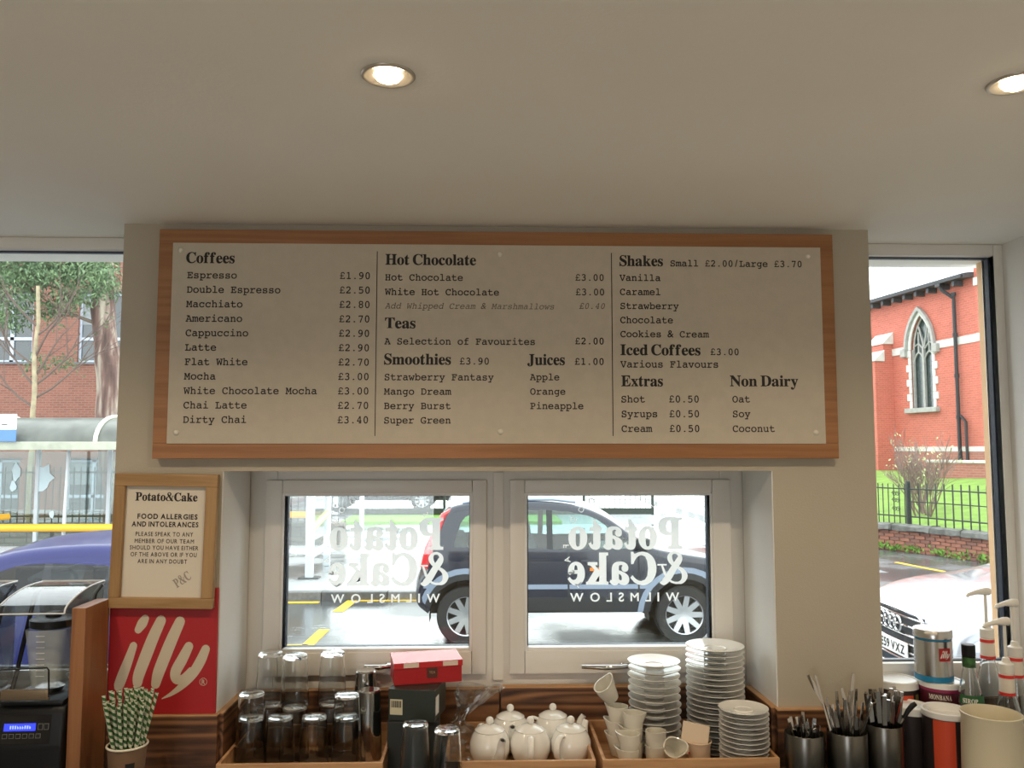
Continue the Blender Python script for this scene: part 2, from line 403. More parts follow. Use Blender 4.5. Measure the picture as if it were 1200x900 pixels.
# ================================================================ THE ROOM
XR = P(1174, 275, YB).x; XL = -2.9; YK = -2.6; ZT = CEIL
PL_, PR_ = P(140, 420, YW).x, P(1022, 420, YW).x           # pier edges
RL, RR = P(258, 640, YW).x, P(908, 640, YW).x               # small window recess at the pier face
RLb, RRb = P(290, 640, YF).x, P(873, 640, YF).x             # recess at the window frame
RT = P(585, 552, YW).z; RB = 1.045                          # recess top, window sill height
YO = 2.80
struct(MB().box(XL-.1, XR+.3, YK-.1, YO, -.12, 0).build('floor', mat('floor_tiles', (.52, .48, .42), .5, var=.15, vscale=2)))
struct(MB().box(XL-.1, XR+.3, YK-.1, YO+.1, CEIL, CEIL+.15).build('ceiling', M_ceil))
struct(MB().box(XL-.1, XL, YK, YO, 0, CEIL).build('wall_left', M_wall))
struct(MB().box(XL, XR+.2, YK-.1, YK, 0, .8).box(XL, XR+.2, YK-.1, YK, 2.2, CEIL).box(XL, -1.9, YK-.1, YK, .8, 2.2).box(-.5, XR+.2, YK-.1, YK, .8, 2.2).build('wall_back', M_wall))  # unseen opening added behind the camera to let more daylight in
struct(MB().box(XR, XR+.2, YK, YB+.1, 0, CEIL).build('wall_right', mat('right_wall_paint', (.80, .79, .76), .7, bump=.06, bscale=150)))
m = MB()
m.box(PL_, PR_, YW, YO, RT, CEIL)                            # above the recess
m.add([(PL_, YW, RB-.35), (RL, YW, RB-.35), (RLb, YF, RB-.35), (RLb, YO, RB-.35), (PL_, YO, RB-.35), (PL_, YW, RT), (RL, YW, RT), (RLb, YF, RT), (RLb, YO, RT), (PL_, YO, RT)],
      [(0, 1, 2, 3, 4), (5, 9, 8, 7, 6), (0, 5, 6, 1), (1, 6, 7, 2), (2, 7, 8, 3), (3, 8, 9, 4), (4, 9, 5, 0)])
m.add([(PR_, YW, RB-.35), (RR, YW, RB-.35), (RRb, YF, RB-.35), (RRb, YO, RB-.35), (PR_, YO, RB-.35), (PR_, YW, RT), (RR, YW, RT), (RRb, YF, RT), (RRb, YO, RT), (PR_, YO, RT)],
      [(4, 3, 2, 1, 0), (6, 7, 8, 9, 5), (1, 6, 5, 0), (2, 7, 6, 1), (3, 8, 7, 2), (4, 9, 8, 3), (0, 5, 9, 4)])
m.box(XL, XR+.2, YF, YO, 0, RB)                              # wall below every window
m.box(PL_, RLb, YW, YF, 0, RB-.35); m.box(RRb, PR_, YW, YF, 0, RB-.35)
struct(m.build('wall_front', M_wall))
M_reveal = mat('reveal_daylight_tone', (.80, .80, .78), .6, bump=.05, bscale=150)  # wall paint lightened: daylight on the reveals is put into the colour
for xa, xb, sg in ((RL, RLb, 1), (RR, RRb, -1)):  # thin panels added over the recess sides to carry the daylight tone
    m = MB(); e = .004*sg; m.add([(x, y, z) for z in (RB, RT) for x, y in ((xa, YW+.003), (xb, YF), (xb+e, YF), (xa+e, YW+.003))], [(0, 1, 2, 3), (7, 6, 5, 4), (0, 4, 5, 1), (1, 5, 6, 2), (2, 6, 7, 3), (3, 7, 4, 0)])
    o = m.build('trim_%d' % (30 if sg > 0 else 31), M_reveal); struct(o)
# ---- small casement windows in the recess
Xs = lambda px, py=670: P(px, py, YF).x
zt = lambda py: P(600, py, YF).z
FT, FB = RT+.02, RB+.004
def ring(mb, x0, x1, z0, z1, wl, wr, wt, wb, y0, y1, bev=.003):
    mb.box(x0, x0+wl, y0, y1, z0, z1, bev=bev); mb.box(x1-wr, x1, y0, y1, z0, z1, bev=bev)
    mb.box(x0+wl, x1-wr, y0, y1, z1-wt, z1, bev=bev); mb.box(x0+wl, x1-wr, y0, y1, z0, z0+wb, bev=bev)
mull0, mull1 = Xs(572), Xs(596)
fr = MB(); ring(fr, RLb, RRb, FB, FT, Xs(322)-RLb, RRb-Xs(847), FT-zt(573), zt(776)-FB, YF+.012, YF+.075)
fr.box(Xs(560), Xs(608), YF+.012, YF+.075, zt(776)-.002, zt(573)+.002)
fr.box(mull0+.016, mull1-.016, YF+.004, YF+.014, FB+.03, FT-.03, bev=.002)
win_frame = fr.build('trim_1', M_pvc); struct(win_frame)
def casement(n, sx0, sx1, gx0, gx1, hpx):
    root = bpy.data.objects.new('window_%d' % n, None); C.objects.link(root); struct(root, (0, 0, 0))
    s0, s1, g0, g1 = Xs(sx0), Xs(sx1), Xs(gx0), Xs(gx1); zb, ztop, gb, gt = zt(789), zt(562), zt(760), zt(580)
    m = MB(); ring(m, s0, s1, zb, ztop, g0-s0-.006, s1-g1-.006, ztop-gt-.006, gb-zb-.006, YF-.012, YF+.05, .006); m.build('sash', M_pvc, root, True)
    m = MB(); ring(m, g0-.007, g1+.007, gb-.007, gt+.007, .009, .009, .009, .012, YF-.008, YF+.022, .002); m.build('glazing_bead', M_bead, root, True)
    m = MB(); ring(m, g0+.001, g1-.001, gb+.001, gt-.001, .005, .003, .003, .004, YF+.018, YF+.046, 0); m.build('gasket', M_gasket, root)
    MB().box(g0+.003, g1-.003, YF+.024, YF+.0245, gb+.002, gt-.002).build('pane', M_pane, root)
    MB().box(g0+.003, g1-.003, YF+.042, YF+.0425, gb+.002, gt-.002).build('pane', M_pane, root)
    a, b = [P(q, 780, YF-.03) for q in hpx]
    h = MB(); h.box(b.x-.028, b.x, YF-.03, YF-.012, b.z-.011, b.z+.009, bev=.004)
    h.tube([(b.x-.012, YF-.032, b.z-.001), (b.x-.03, YF-.045, b.z), ((a.x+b.x)/2, YF-.047, a.z-.002), (a.x, YF-.044, a.z)], [.008, .007, .0085, .006], 10)
    h.build('handle', M_chrome, root, True)
    # vinyl shop name, made to be read from the street
    return root
w1 = casement(1, 310, 570, 332, 551, (428, 462)); w2 = casement(2, 597, 857, 617, 833, (681, 738))
def translucent(name, col, tr, fac):
    m = bpy.data.materials.new(name); m.use_nodes = True; n = m.node_tree; L = n.links.new; n.nodes.remove(n.nodes['Principled BSDF'])
    d = n.nodes.new('ShaderNodeBsdfDiffuse'); d.inputs['Color'].default_value = (*col, 1); t = n.nodes.new('ShaderNodeBsdfTranslucent'); t.inputs['Color'].default_value = (*tr, 1)
    x = n.nodes.new('ShaderNodeMixShader'); x.inputs[0].default_value = fac; L(d.outputs[0], x.inputs[1]); L(t.outputs[0], x.inputs[2]); L(x.outputs[0], n.nodes['Material Output'].inputs['Surface']); return m
M_vinyl = translucent('frosted_white_vinyl', (.9, .92, .91), (.95, .96, .95), .5)
YV = YF+.0235
def vinyl(root, px0, px1, cut0):
    g = lambda a, b, s, base, h, st, bold, nm, tr=0: letter_obj(nm, s, st, M_vinyl, root, Xs(a, base), Xs(b, base), zt(base), h, YV, bold=bold, mirror=True, track=tr)
    px = .00274
    g(px0, px0+135, 'Potato', 644, 36/.70*px, 'bold', .022, 'shop_name_lettering', -.01)
    g(px0-1, px0+141, '&Cake', 686, 36/.70*px, 'bold', .022, 'shop_name_lettering', -.01)
    g(px0+2, px0+131, 'WILMSLOW', 707, 10/.70*px, 'sans', .02, 'town_name_lettering', .45)
    cx, cz = Xs(px0+62, 640), zt(640); rad = .168         # ring of words round the name
    mb = MB()
    for k, ch in enumerate('SLOW FOOD FAST'):
        if ch == ' ': continue
        a = R(-52+k*14.0)                                  # seen from outside: clockwise
        V, Fc = glyph(ch, .012); wd = (max(v[0] for v in V)+min(v[0] for v in V))/2
        pts = []
        for v in V:
            u, t = (v[0]-wd)*.026, v[1]*.026+rad
            uu = u*math.cos(-a)-t*math.sin(-a); tt = u*math.sin(-a)+t*math.cos(-a)
            pts.append((cx-uu, YV, cz-.01+tt))
        if min(q[0] for q in pts) > cut0[0] and max(q[0] for q in pts) < cut0[1] and min(q[2] for q in pts) > zt(757) and max(q[2] for q in pts) < zt(583): mb.add(pts, Fc)
    mb.build('slogan_lettering', M_vinyl, root, weld=False)
vinyl(w1, 384, 551, (Xs(336), Xs(548))); vinyl(w2, 667, 833, (Xs(621), Xs(829)))
# ---- big fixed windows either side of the pier
def bigwin(n, x0, x1, gx0, gx1):
    root = bpy.data.objects.new('window_%d' % n, None); C.objects.link(root); struct(root, (0, 0, 0))
    gt, gb = P(600, 296, YB).z, P(600, 781, YB).z; zb = 1.045
    m = MB(); ring(m, x0, x1, zb, CEIL, gx0-x0, x1-gx1, CEIL-gt, gb-zb, YB, YB+.07, .005); m.build('frame', M_pvc, root, True)
    m = MB(); ring(m, gx0-.001, gx1+.001, gb-.001, gt+.001, .008, .007, .005, .005, YB+.024, YB+.045, 0); m.build('gasket', M_gasket, root)
    MB().box(gx0+.002, gx1-.002, YB+.03, YB+.0305, gb+.001, gt-.001).build('pane', M_pane, root)
    return gb, gt
gb, gt = bigwin(3, XL, PL_, XL+.07, PL_-.004)
bigwin(4, PR_, XR, PR_+.004, P(1164.5, 300, YB).x)
struct(MB().box(XL, PL_, YB, YO, 0, 1.045).box(PR_, XR+.2, YB+.09, YO, 0, 1.045).box(PR_, XR+.2, YB+.055, YO, .0, 1.045).build('wall_sill', M_wall))
tx = P(1162, 450, YO-.02).x
struct(MB().box(tx-.004, tx+.03, YB+.075, YO+.03, .9, CEIL).build('trim_2', mat('varnished_outer_reveal', (.66, .42, .22), .6, var=.1, vscale=6)))
portal(XL+.07, PL_-.01, gb, gt, YB+.1); portal(PR_+.01, P(1164.5, 300, YB).x, gb, gt, YB+.1); portal(RLb+.08, RRb-.08, zt(760), zt(580), YF+.06)

# ---- scorched pine upstand round the back of the counter
ZU = P(930, 831, YW-.02).z
tn = [2]
def plank(x0, x1, y0, y1, z0=COUNT+.002, z1=None, face=True):
    tn[0] += 1; z1 = z1 or ZU; par = bpy.data.objects.new('trim_%d' % tn[0], None); C.objects.link(par); struct(par, ((x0+x1)/2, (y0+y1)/2, z0))
    hx, hy = abs(x1-x0)/2, abs(y1-y0)/2
    MB().box(-hx, hx, -hy, hy, 0, z1-z0-.004, bev=.0015).build('board', M_burnt, par)
    MB().box(-hx, hx, -hy, hy, z1-z0-.004, z1-z0, bev=.0015).build('board_top_edge', M_pine, par)
    return par
DIVX = P(127, 716, YW-.03).x
plank(DIVX+.002, RL+.012, YW-.022, YW-.001)                       # left, on the pier face
def plank_diag(xa, ya, xb, yb, sgn):
    tn[0] += 1; par = bpy.data.objects.new('trim_%d' % tn[0], None); C.objects.link(par); struct(par, (xa, ya, COUNT+.002))
    par.rotation_euler = (0, 0, math.atan2(yb-ya, xb-xa)); l = math.hypot(xb-xa, yb-ya); h = ZU-COUNT-.002
    t0, t1 = (0, -.02) if sgn > 0 else (0, .02)
    MB().box(0, l, t0, t1, 0, h-.004, bev=.0015).build('board', M_burnt, par)
    MB().box(0, l, t0, t1, h-.004, h, bev=.0015).build('board_top_edge', M_pine, par)
plank_diag(RL+.002, YW+.001, RLb+.002, YF-.04, 1)
plank_diag(RR-.002, YW+.001, RRb-.002, YF-.04, -1)
plank(RLb+.026, P(586, 830, YF).x-.002, YF-.028, YF-.006, z1=ZU-.006)
plank(P(586, 830, YF).x+.002, RRb-.028, YF-.038, YF-.006)
plank(RR-.012, PR_+.012, YW-.022, YW-.001)
plank(PR_+.03, XR-.005, YB+.005, YB+.025, z1=1.043)
plank(XL+.02, DIVX-.06, YB-.03, YB-.002, z1=1.043)
# ---- counter
ct = thing('counter', 'dark slate-grey counter top running below the windows under the trays', 'counter', (0, 2.1, 0))
m = MB(); m.box(XL+.3, XR-.004, -.50, YW-.024-2.1, COUNT-.035, COUNT, bev=.004); m.box(RL+.05, RR-.05, YW-.024-2.1, YF-.042-2.1, COUNT-.035, COUNT)
m.box(PR_+.02, XR-.004, YW-.024-2.1, YB-2.1, COUNT-.035, COUNT); m.box(XL+.3, DIVX-.06, YW-.024-2.1, YB-.04-2.1, COUNT-.035, COUNT)
m.build('worktop', mat('slate_worktop', (.075, .095, .115), .35, var=.3, vscale=40), ct)
MB().box(XL+.32, XR-.02, -.46, .25, 0, COUNT-.036).build('cabinet', mat('dark_cabinet', (.05, .045, .04), .5), ct)
# ---- divider board left of the poster
dx1 = DIVX
dv = MB().box(-.018, .018, -.14, .0, 0, P(120, 702, YW-.03).z-COUNT, bev=.002).build('divider_board', M_oak)
dv.data.materials.clear(); dv.data.materials.append(wood_mat('divider_oak', (.26, .105, .038), (.34, .15, .06), grain=(24, 24, 1.5), rough=.45, bands=3, fine=.6))
tag(dv, 'upright oak divider board between the blenders and the cup of straws', 'panel', loc=(dx1-.016, YW-.026, COUNT+.001))
# ---- ceiling downlights
def downlight(x, y, label, on=True):
    t = thing('downlight', label, 'light', (x, y, CEIL), group='recessed ceiling downlights')
    MB().lathe([(.0255, -.0012), (.033, -.0016), (.040, -.0030), (.044, -.0045), (.0475, -.002), (.0475, .001)], 40).build('trim_ring', mat('satin_nickel', (.50, .46, .40), .35, metal=.6), t, True, 60)
    MB().lathe([(0, -.013), (.012, -.0115), (.020, -.0075), (.025, -.001)], 32).build('lamp_lens', mat('lit_lamp_lens', (1, .9, .7), .3, emit=(1.0, .78, .48), es=45), t)
    lamp('downlight_lamp', 'SPOT', (x, y, CEIL-.016), LAMP_E, LAMP_C, .028, spot_size=R(150), spot_blend=.6).parent = None
    return t
p1, p2 = G(455, 88, CEIL), G(1190, 97, CEIL)
downlight(p1.x, p1.y, 'round recessed spotlight lit above the middle of the menu board')
downlight(p2.x, p2.y, 'round recessed spotlight lit at the right edge of the ceiling')
dxl = p2.x-p1.x
for xx, yy in ((p1.x-dxl, p1.y), (p1.x, p1.y-1.7), (p2.x, p2.y-1.7), (p1.x-dxl, p1.y-1.7)):
    lamp('room_spotlight', 'SPOT', (xx, yy, CEIL-.012), LAMP_E, LAMP_C, .03, spot_size=R(150), spot_blend=.6)

pb = lamp('daylight_portal', 'AREA', (-1.2, YK-.05, 1.5), 1, (1, 1, 1), rot=(PI/2, 0, 0)); pb.data.shape = 'RECTANGLE'; pb.data.size = 1.4; pb.data.size_y = 1.4; pb.data.cycles.is_portal = True  # portal for the added opening in the back wall
# ================================================================ MENU BOARD, POSTER, SIGN
YBd = YW-.036
A, B_, Cc, D = P(187, 268, YBd), P(975, 275, YBd), P(984, 537, YBd), P(178, 538, YBd)
bx0, bx1 = (A.x+D.x)/2, (B_.x+Cc.x)/2; bz1, bz0 = (A.z+B_.z)/2, (Cc.z+D.z)/2
mbd = thing('menu_board', 'wide cream drinks menu in an oak frame on the pier', 'menu board', ((bx0+bx1)/2, YW-.001, bz0))
ox, oz = (bx0+bx1)/2, bz0; W, H = bx1-bx0, bz1-bz0
ix0, ix1 = P(200, 400, YBd).x-ox, P(963.5, 400, YBd).x-ox; iz1, iz0 = P(585, 288, YBd).z-oz, P(585, 519.5, YBd).z-oz
yb = YBd-(YW-.001)
MB().box(-W/2, W/2, yb, 0, iz1, H, bev=.002).build('frame_rail', M_oak, mbd)
MB().box(-W/2, W/2, yb, 0, 0, iz0, bev=.002).build('frame_rail', M_oak, mbd)
MB().box(-W/2, ix0, yb, 0, iz0, iz1, bev=.002).build('frame_rail', M_oak, mbd)
MB().box(ix1, W/2, yb, 0, iz0, iz1, bev=.002).build('frame_rail', M_oak, mbd)
pan = MB().box(ix0-.001, ix1+.001, yb-.003, -.004, iz0-.001, iz1+.001).build('panel', M_paper, mbd)
yt = yb-.0036; YT = YW-.001+yt
def bp(px, py): q = P(px, py, YT); return q.x-ox, q.z-oz
PXM = YT/F
def mono(px, py, s, right=False, m=M_ink, slant=0, pitch=7.42):
    x, z = bp(px, py); wd = len(s)*pitch*PXM; x0 = x-wd if right else x
    letter_obj('menu_line', s, 'mono', m, pan, x0, x0+wd, z, pitch/.6*PXM*1.04, yt, bold=BM if not slant else 0, slant=slant)
def head(px0, px1, py, s):
    a, z = bp(px0, py); b, _ = bp(px1, py)
    letter_obj('menu_heading', s, 'bold', M_ink, pan, a, b, z, 18.5*PXM, yt, bold=.012, track=-.02)
head(218, 275, 308, 'Coffees')
rows = [('Espresso', '£1.90'), ('Double Espresso', '£2.50'), ('Macchiato', '£2.80'), ('Americano', '£2.70'), ('Cappuccino', '£2.90'), ('Latte', '£2.90'), ('Flat White', '£2.70'), ('Mocha', '£3.00'), ('White Chocolate Mocha', '£3.00'), ('Chai Latte', '£2.70'), ('Dirty Chai', '£3.40')]
for i, (a, b) in enumerate(rows):
    mono(219-i*.5, 326+i*16.95, a, pitch=7.30+.005*i); mono(434.5-i*.22, 327+i*16.9, b, True)
head(451.5, 558, 310, 'Hot Chocolate')
mono(451, 328.5, 'Hot Chocolate', pitch=7.12); mono(708.5, 329, '£3.00', True, pitch=7.12)
mono(451, 345.5, 'White Hot Chocolate', pitch=7.12); mono(709, 346, '£3.00', True, pitch=7.12)
mono(451, 361.5, 'Add Whipped Cream & Marshmallows', m=M_greyink, slant=.22, pitch=6.26); mono(709, 362, '£0.40', True, m=M_greyink, slant=.22, pitch=6.3)
head(451, 487, 384.5, 'Teas'); mono(450.5, 403.5, 'A Selection of Favourites', pitch=7.12); mono(708.5, 403.5, '£2.00', True, pitch=7.12)
head(450, 528.5, 427, 'Smoothies'); mono(538, 427, '£3.90', pitch=7.2); head(618, 662, 427.5, 'Juices'); mono(708.5, 427.5, '£1.00', True, pitch=7.2)
for i, s in enumerate(['Strawberry Fantasy', 'Mango Dream', 'Berry Burst', 'Super Green']): mono(450-.2*i, 445.5+i*16.9, s, pitch=7.15)
for i, s in enumerate(['Apple', 'Orange', 'Pineapple']): mono(621, 445.5+i*16.9, s, pitch=7.05)
head(726, 777, 311.5, 'Shakes'); mono(785, 312, 'Small £2.00/Large £3.70', pitch=6.98)
for i, s in enumerate(['Vanilla', 'Caramel', 'Strawberry', 'Chocolate', 'Cookies & Cream']): mono(726+.2*i, 329+i*16.5, s, pitch=7.08)
head(727, 821, 416, 'Iced Coffees'); mono(832, 416, '£3.00', pitch=7.1); mono(727, 430.5, 'Various Flavours', pitch=7.35)
head(728, 777, 452.5, 'Extras'); head(855.5, 935.5, 452.5, 'Non Dairy')
for i, (a, b, c) in enumerate([('Shot', '£0.50', 'Oat'), ('Syrups', '£0.50', 'Soy'), ('Cream', '£0.50', 'Coconut')]):
    mono(727.5+.3*i, 471.5+i*17.3, a, pitch=7.3); mono(783.5+.3*i, 471.5+i*17.3, b, pitch=7.4); mono(858+.2*i, 471.5+i*17.3, c, pitch=7.3)
for (a, b, c, d) in ((441.5, 294.5, 440, 511), (716.5, 296.5, 718.5, 511)):
    x, z1 = bp(a, b); x2, z0 = bp(c, d); x = (x+x2)/2
    MB().box(x-.0011, x+.0011, yt-.0002, yt+.0005, z0, z1).build('divider_line', M_ink, pan)
for (a, b) in ((212, 293), (206.5, 507), (586, 298), (586.5, 506), (947, 300), (956.5, 507)):
    x, z = bp(a, b); s = MB(); s.M = Matrix.Translation((x, yt+.001, z)) @ Matrix.Rotation(PI/2, 4, 'X')
    s.lathe([(0, .006), (.004, .0055), (.0075, .003), (.0085, 0)], 16); s.build('screw_cap', mat('clear_screw_cap', (.72, .67, .58), .2), pan, True)
# ---- framed allergy notice
YP = YW-.037; pc = P(191.5, 712, YP)
rt = thing('framed_notice', 'small oak-framed food allergy notice below the left end of the menu', 'picture frame', (pc.x-.010, YW-.0135, P(190, 713.5, YP).z), rot=(0, R(1.0), 0))
wp, hp = P(252.5, 640, YP).x-P(131, 640, YP).x, P(195, 555.5, YP).z-P(190, 713.5, YP).z
yy = -.024; bw = .029
for i_, a in enumerate(((-wp/2, wp/2, hp-bw-.006, hp), (-wp/2, wp/2, 0, bw), (-wp/2, -wp/2+bw, bw, hp-bw-.006), (wp/2-bw-.003, wp/2, bw, hp-bw-.006))):
    MB().box(a[0], a[1], yy, 0, a[2], a[3], bev=.0025).build('frame_rail', M_frameoak2 if i_ < 2 else M_frameoak, rt)
pg = MB().box(-wp/2+bw-.001, wp/2-bw, yy+.014, -.003, bw-.001, hp-bw-.005).build('notice_sheet', mat('cream_sheet', (.68, .62, .52), .7), rt)
ys = yy+.0135
def nt_(s, px0, px1, py, cap, st, bold=0, m=M_ink, track=0):
    f = lambda px: (px-(131+252.5)/2-(640-py)*.045)*YP/F
    letter_obj('notice_line', s, st, m, pg, f(px0), f(px1), (713.5-py)*YP/F*.985-.004, cap*YP/F/.70, ys, bold=bold, track=track)
nt_('Potato&Cake', 158, 229, 588.5, 9.5, 'bold', .018, track=-.02)
nt_('FOOD ALLERGIES', 160.5, 229, 609.5, 5.6, 'sans', .032, track=.05); nt_('AND INTOLERANCES', 154, 230, 618.5, 5.6, 'sans', .032, track=.05)
for s, a, b, y in (('PLEASE SPEAK TO ANY', 158.5, 224, 629.5), ('MEMBER OF OUR TEAM', 157.5, 225, 637.5), ('SHOULD YOU HAVE EITHER', 152, 230, 645.2), ('OF THE ABOVE OR IF YOU', 153, 228, 653), ('ARE IN ANY DOUBT', 161, 217, 660.8)):
    nt_(s, a, b, y, 4.7, 'sans', .02, mat('notice_grey_ink', (.06, .05, .045), .6), track=.08)
letter_obj('notice_stamp', 'P&C', 'bold', mat('pale_grey_stamp', (.33, .29, .24), .7), pg, (211-191.7-3)*YP/F, (231-191.7-3)*YP/F, (713.5-691)*YP/F, 15*YP/F, ys, bold=.01, rot=R(35))
# ---- red sign
YS = YW-.012; a = P(124.5, 837, YS); b = P(250.5, 837, YS)
sg = thing('shop_sign', 'red square sign with the cream coffee logo behind the striped straws', 'sign', (a.x, YW-.001, ZU+.001))
sw = b.x-a.x+.003; sh = P(190, 690, YS).z-ZU
MB().box(0, sw, -.011, 0, 0, sh, bev=.001).build('sign_board', M_red, sg)
M_cream = mat('cream_print', (.60, .52, .40), .6)
sq = sw
V, Fc = flatten(*join2([brush(p) for p in ILLY]), 220); flat2d('logo_lettering', V, Fc, M_cream, sg, lambda v: (v[0]*sw*.985+.002, (v[1]*1.02-.008)*sw), -.0115)
q = MB(); 
for k in range(24):
    a0, a1 = 2*PI*k/24, 2*PI*(k+1)/24; r0, r1 = .0105, .0092; cx, cz = sw*.885, sw*.29
    q.add([(cx+r*math.cos(t), -.0115, cz+r*math.sin(t)) for r, t in ((r0, a0), (r0, a1), (r1, a1), (r1, a0))], [(0, 1, 2, 3)])
q.build('registered_ring', M_cream, sg)
letter_obj('registered_letter', 'R', 'sans', M_cream, sg, sw*.885-.0042, sw*.885+.0048, sw*.29-.0065, .018, -.0115, bold=.01)
# ================================================================ THE STREET
RZ = ZC-2.10                                                   # road level
def wet_asphalt(name, c1, c2, r0=.08, r1=.55, scale=.6):
    m = bpy.data.materials.new(name); m.use_nodes = True; MATS[name] = m; n = m.node_tree; L = n.links.new; b = n.nodes['Principled BSDF']
    tc = n.nodes.new('ShaderNodeTexCoord'); a = n.nodes.new('ShaderNodeTexNoise'); a.inputs['Scale'].default_value = scale; a.inputs['Detail'].default_value = 5
    f = n.nodes.new('ShaderNodeTexNoise'); f.inputs['Scale'].default_value = 45; f.inputs['Detail'].default_value = 3
    for q in (a, f): L(tc.outputs['Object'], q.inputs['Vector'])
    r = n.nodes.new('ShaderNodeValToRGB'); r.color_ramp.elements[0].color = (*c1, 1); r.color_ramp.elements[1].color = (*c2, 1); r.color_ramp.elements[0].position = .38; r.color_ramp.elements[1].position = .62
    x = n.nodes.new('ShaderNodeMix'); x.inputs[0].default_value = .35; L(a.outputs['Fac'], x.inputs[2]); L(f.outputs['Fac'], x.inputs[3]); L(x.outputs[0], r.inputs['Fac'])
    L(r.outputs['Color'], b.inputs['Base Color'])
    h = n.nodes.new('ShaderNodeMapRange'); h.inputs['From Min'].default_value = .42; h.inputs['From Max'].default_value = .6; h.inputs['To Min'].default_value = r0; h.inputs['To Max'].default_value = r1
    L(a.outputs['Fac'], h.inputs[0]); L(h.outputs[0], b.inputs['Roughness'])
    bp = n.nodes.new('ShaderNodeBump'); bp.inputs['Strength'].default_value = .25; bp.inputs['Distance'].default_value = .006
    L(f.outputs['Fac'], bp.inputs['Height']); L(bp.outputs['Normal'], b.inputs['Normal']); b.inputs['Specular IOR Level'].default_value = .9; return m
M_road = wet_asphalt('wet_asphalt', (.06, .065, .07), (.13, .135, .14), .04, .4)
M_pave = wet_asphalt('wet_paving', (.28, .29, .30), (.42, .43, .44), .06, .5, .9)
M_kerb = mat('granite_kerb', (.20, .20, .205), .5, var=.3, vscale=20)
M_yellow = mat('yellow_road_paint', (.85, .50, .03), .55, var=.15, vscale=12)
M_grass = mat('grass', (.17, .36, .05), .9, var=.35, vscale=6, bump=.8, bscale=50)
M_green_steel = mat('black_railing_paint', (.012, .02, .016), .45)
road = MB().box(-70, 60, YO+.1, 14.2, RZ-.2, RZ).box(6.9, 60, 14.2, 60, RZ-.2, RZ).build('road', M_road); struct(road)
# near pavement along the shop
nk = MB().box(-40, 30, YO+.1, 4.1, RZ, RZ+.10).build('pavement', M_pave); struct(nk)
# far pavement and kerb stones
FK = 11.85
struct(MB().box(-60, 5.6, FK+.15, 17.2, RZ-.1, RZ+.11).build('pavement', M_pave))
kb = bpy.data.objects.new('kerb', None); C.objects.link(kb); struct(kb, (0, FK, RZ))
k0 = MB().box(-.455, .455, 0, .148, -.05, .115, bev=.012).build('kerb_stone', M_kerb, kb); k0.location = (-4.6, 0, 0)
M_kerb2 = mat('dark_kerb', (.11, .11, .115), .45, var=.3, vscale=20)
k2 = MB().box(-.455, .455, 0, .148, -.05, .115, bev=.012).build('kerb_stone', M_kerb2, kb); k2.location = (-3.68, 0, 0)
for i in range(-13, 12):
    if i in (0, 1): continue
    clone(k2 if i % 5 == 3 else k0, kb, (-4.6+.92*i, random.uniform(-.004, .004), random.uniform(-.003, .003)))
# road markings
def marking(name, label, quads):
    m = MB()
    for q in quads: m.add([(x, y, 0) for x, y in q]+[(x, y, .004) for x, y in q], [(0, 1, 2, 3), (7, 6, 5, 4), (0, 4, 5, 1), (1, 5, 6, 2), (2, 6, 7, 3), (3, 7, 4, 0)])
    o = m.build(name, M_yellow); tag(o, label, 'road marking', loc=(0, 0, RZ+.001)); return o
g = lambda x, y: (G(x, y, RZ).x, G(x, y, RZ).y)
def pline(a, b, w): 
    (x0, y0), (x1, y1) = a, b; dx, dy = x1-x0, y1-y0; l = math.hypot(dx, dy); nx, ny = -dy/l*w/2, dx/l*w/2
    return [(x0+nx, y0+ny), (x0-nx, y0-ny), (x1-nx, y1-ny), (x1+nx, y1+ny)]
e1, e2 = g(340, 757), g(360, 757); marking('road_line', 'long yellow line of the bus stop box nearest the cafe window', [pline((e1[0]-6, e1[1]), e2, .12)])
marking('road_line', 'short slanting yellow dash rising right from the nearest yellow line', [pline(e2, g(380, 738), .13)])
e3, e4 = g(334, 706), g(374, 706); marking('road_line', 'yellow line lying along the far kerb in front of the shelter post', [pline((e3[0]-6, e3[1]), e4, .11)])
marking('road_line', 'slanting yellow dash behind the left town name lettering', [pline(g(396, 717), g(413, 704), .14)])
marking('road_line', 'yellow kerbside line running right towards the dark blue car', [pline(g(420, 704), (g(488, 702)[0]+9, g(488, 702)[1]), .10)])
p = [g(1050, 659), g(1090, 667), g(1128, 674)]
marking('road_line', 'thin yellow line curving past the church wall', [pline(p[0], p[1], .1), pline(p[1], p[2], .1)])

# ---------------------------------------------------------------- bus shelter
M_alu = mat('grey_white_painted_steel', (.62, .66, .70), .35, var=.1, vscale=3)
M_ylw = mat('yellow_tube_enamel', (.90, .46, .03), .35)
M_shglass = pane_mat('shelter_glass', (.70, .78, .77), extra=.03)
SY0, SY1 = 13.15, 14.55
def bar(name, pts, r, m, par, n=10): return MB().tube(pts, r, n).build(name, m, par, True)
sx1 = X(362, SY0)
sh = thing('bus_shelter', 'grey bus shelter with curved roof and yellow seat tubes across the road', 'bus shelter', (sx1, SY0, RZ+.11))
RH = ZP(523, SY0)-.06-RZ-.11
for xx in (0, -6.6):
    for yy, rr in ((0, .12), (SY1-SY0, .11)):
        MB().box(xx-rr/2, xx+rr/2, yy-.05, yy+.05, 0, RH, bev=.01).build('post', M_alu, sh)
gx = [-6.55]+[X(q, SY1)-sx1 for q in (38, 123, 240)]+[-.06]
for a, b in zip(gx, gx[1:]):
    MB().box(a+.035, b-.035, SY1-SY0-.006, SY1-SY0+.006, .35, RH-.02).build('glass_panel', M_shglass, sh)
for q in gx[1:-1]: MB().box(q-.03, q+.03, SY1-SY0-.03, SY1-SY0+.03, .0, RH).build('mullion', M_alu, sh)
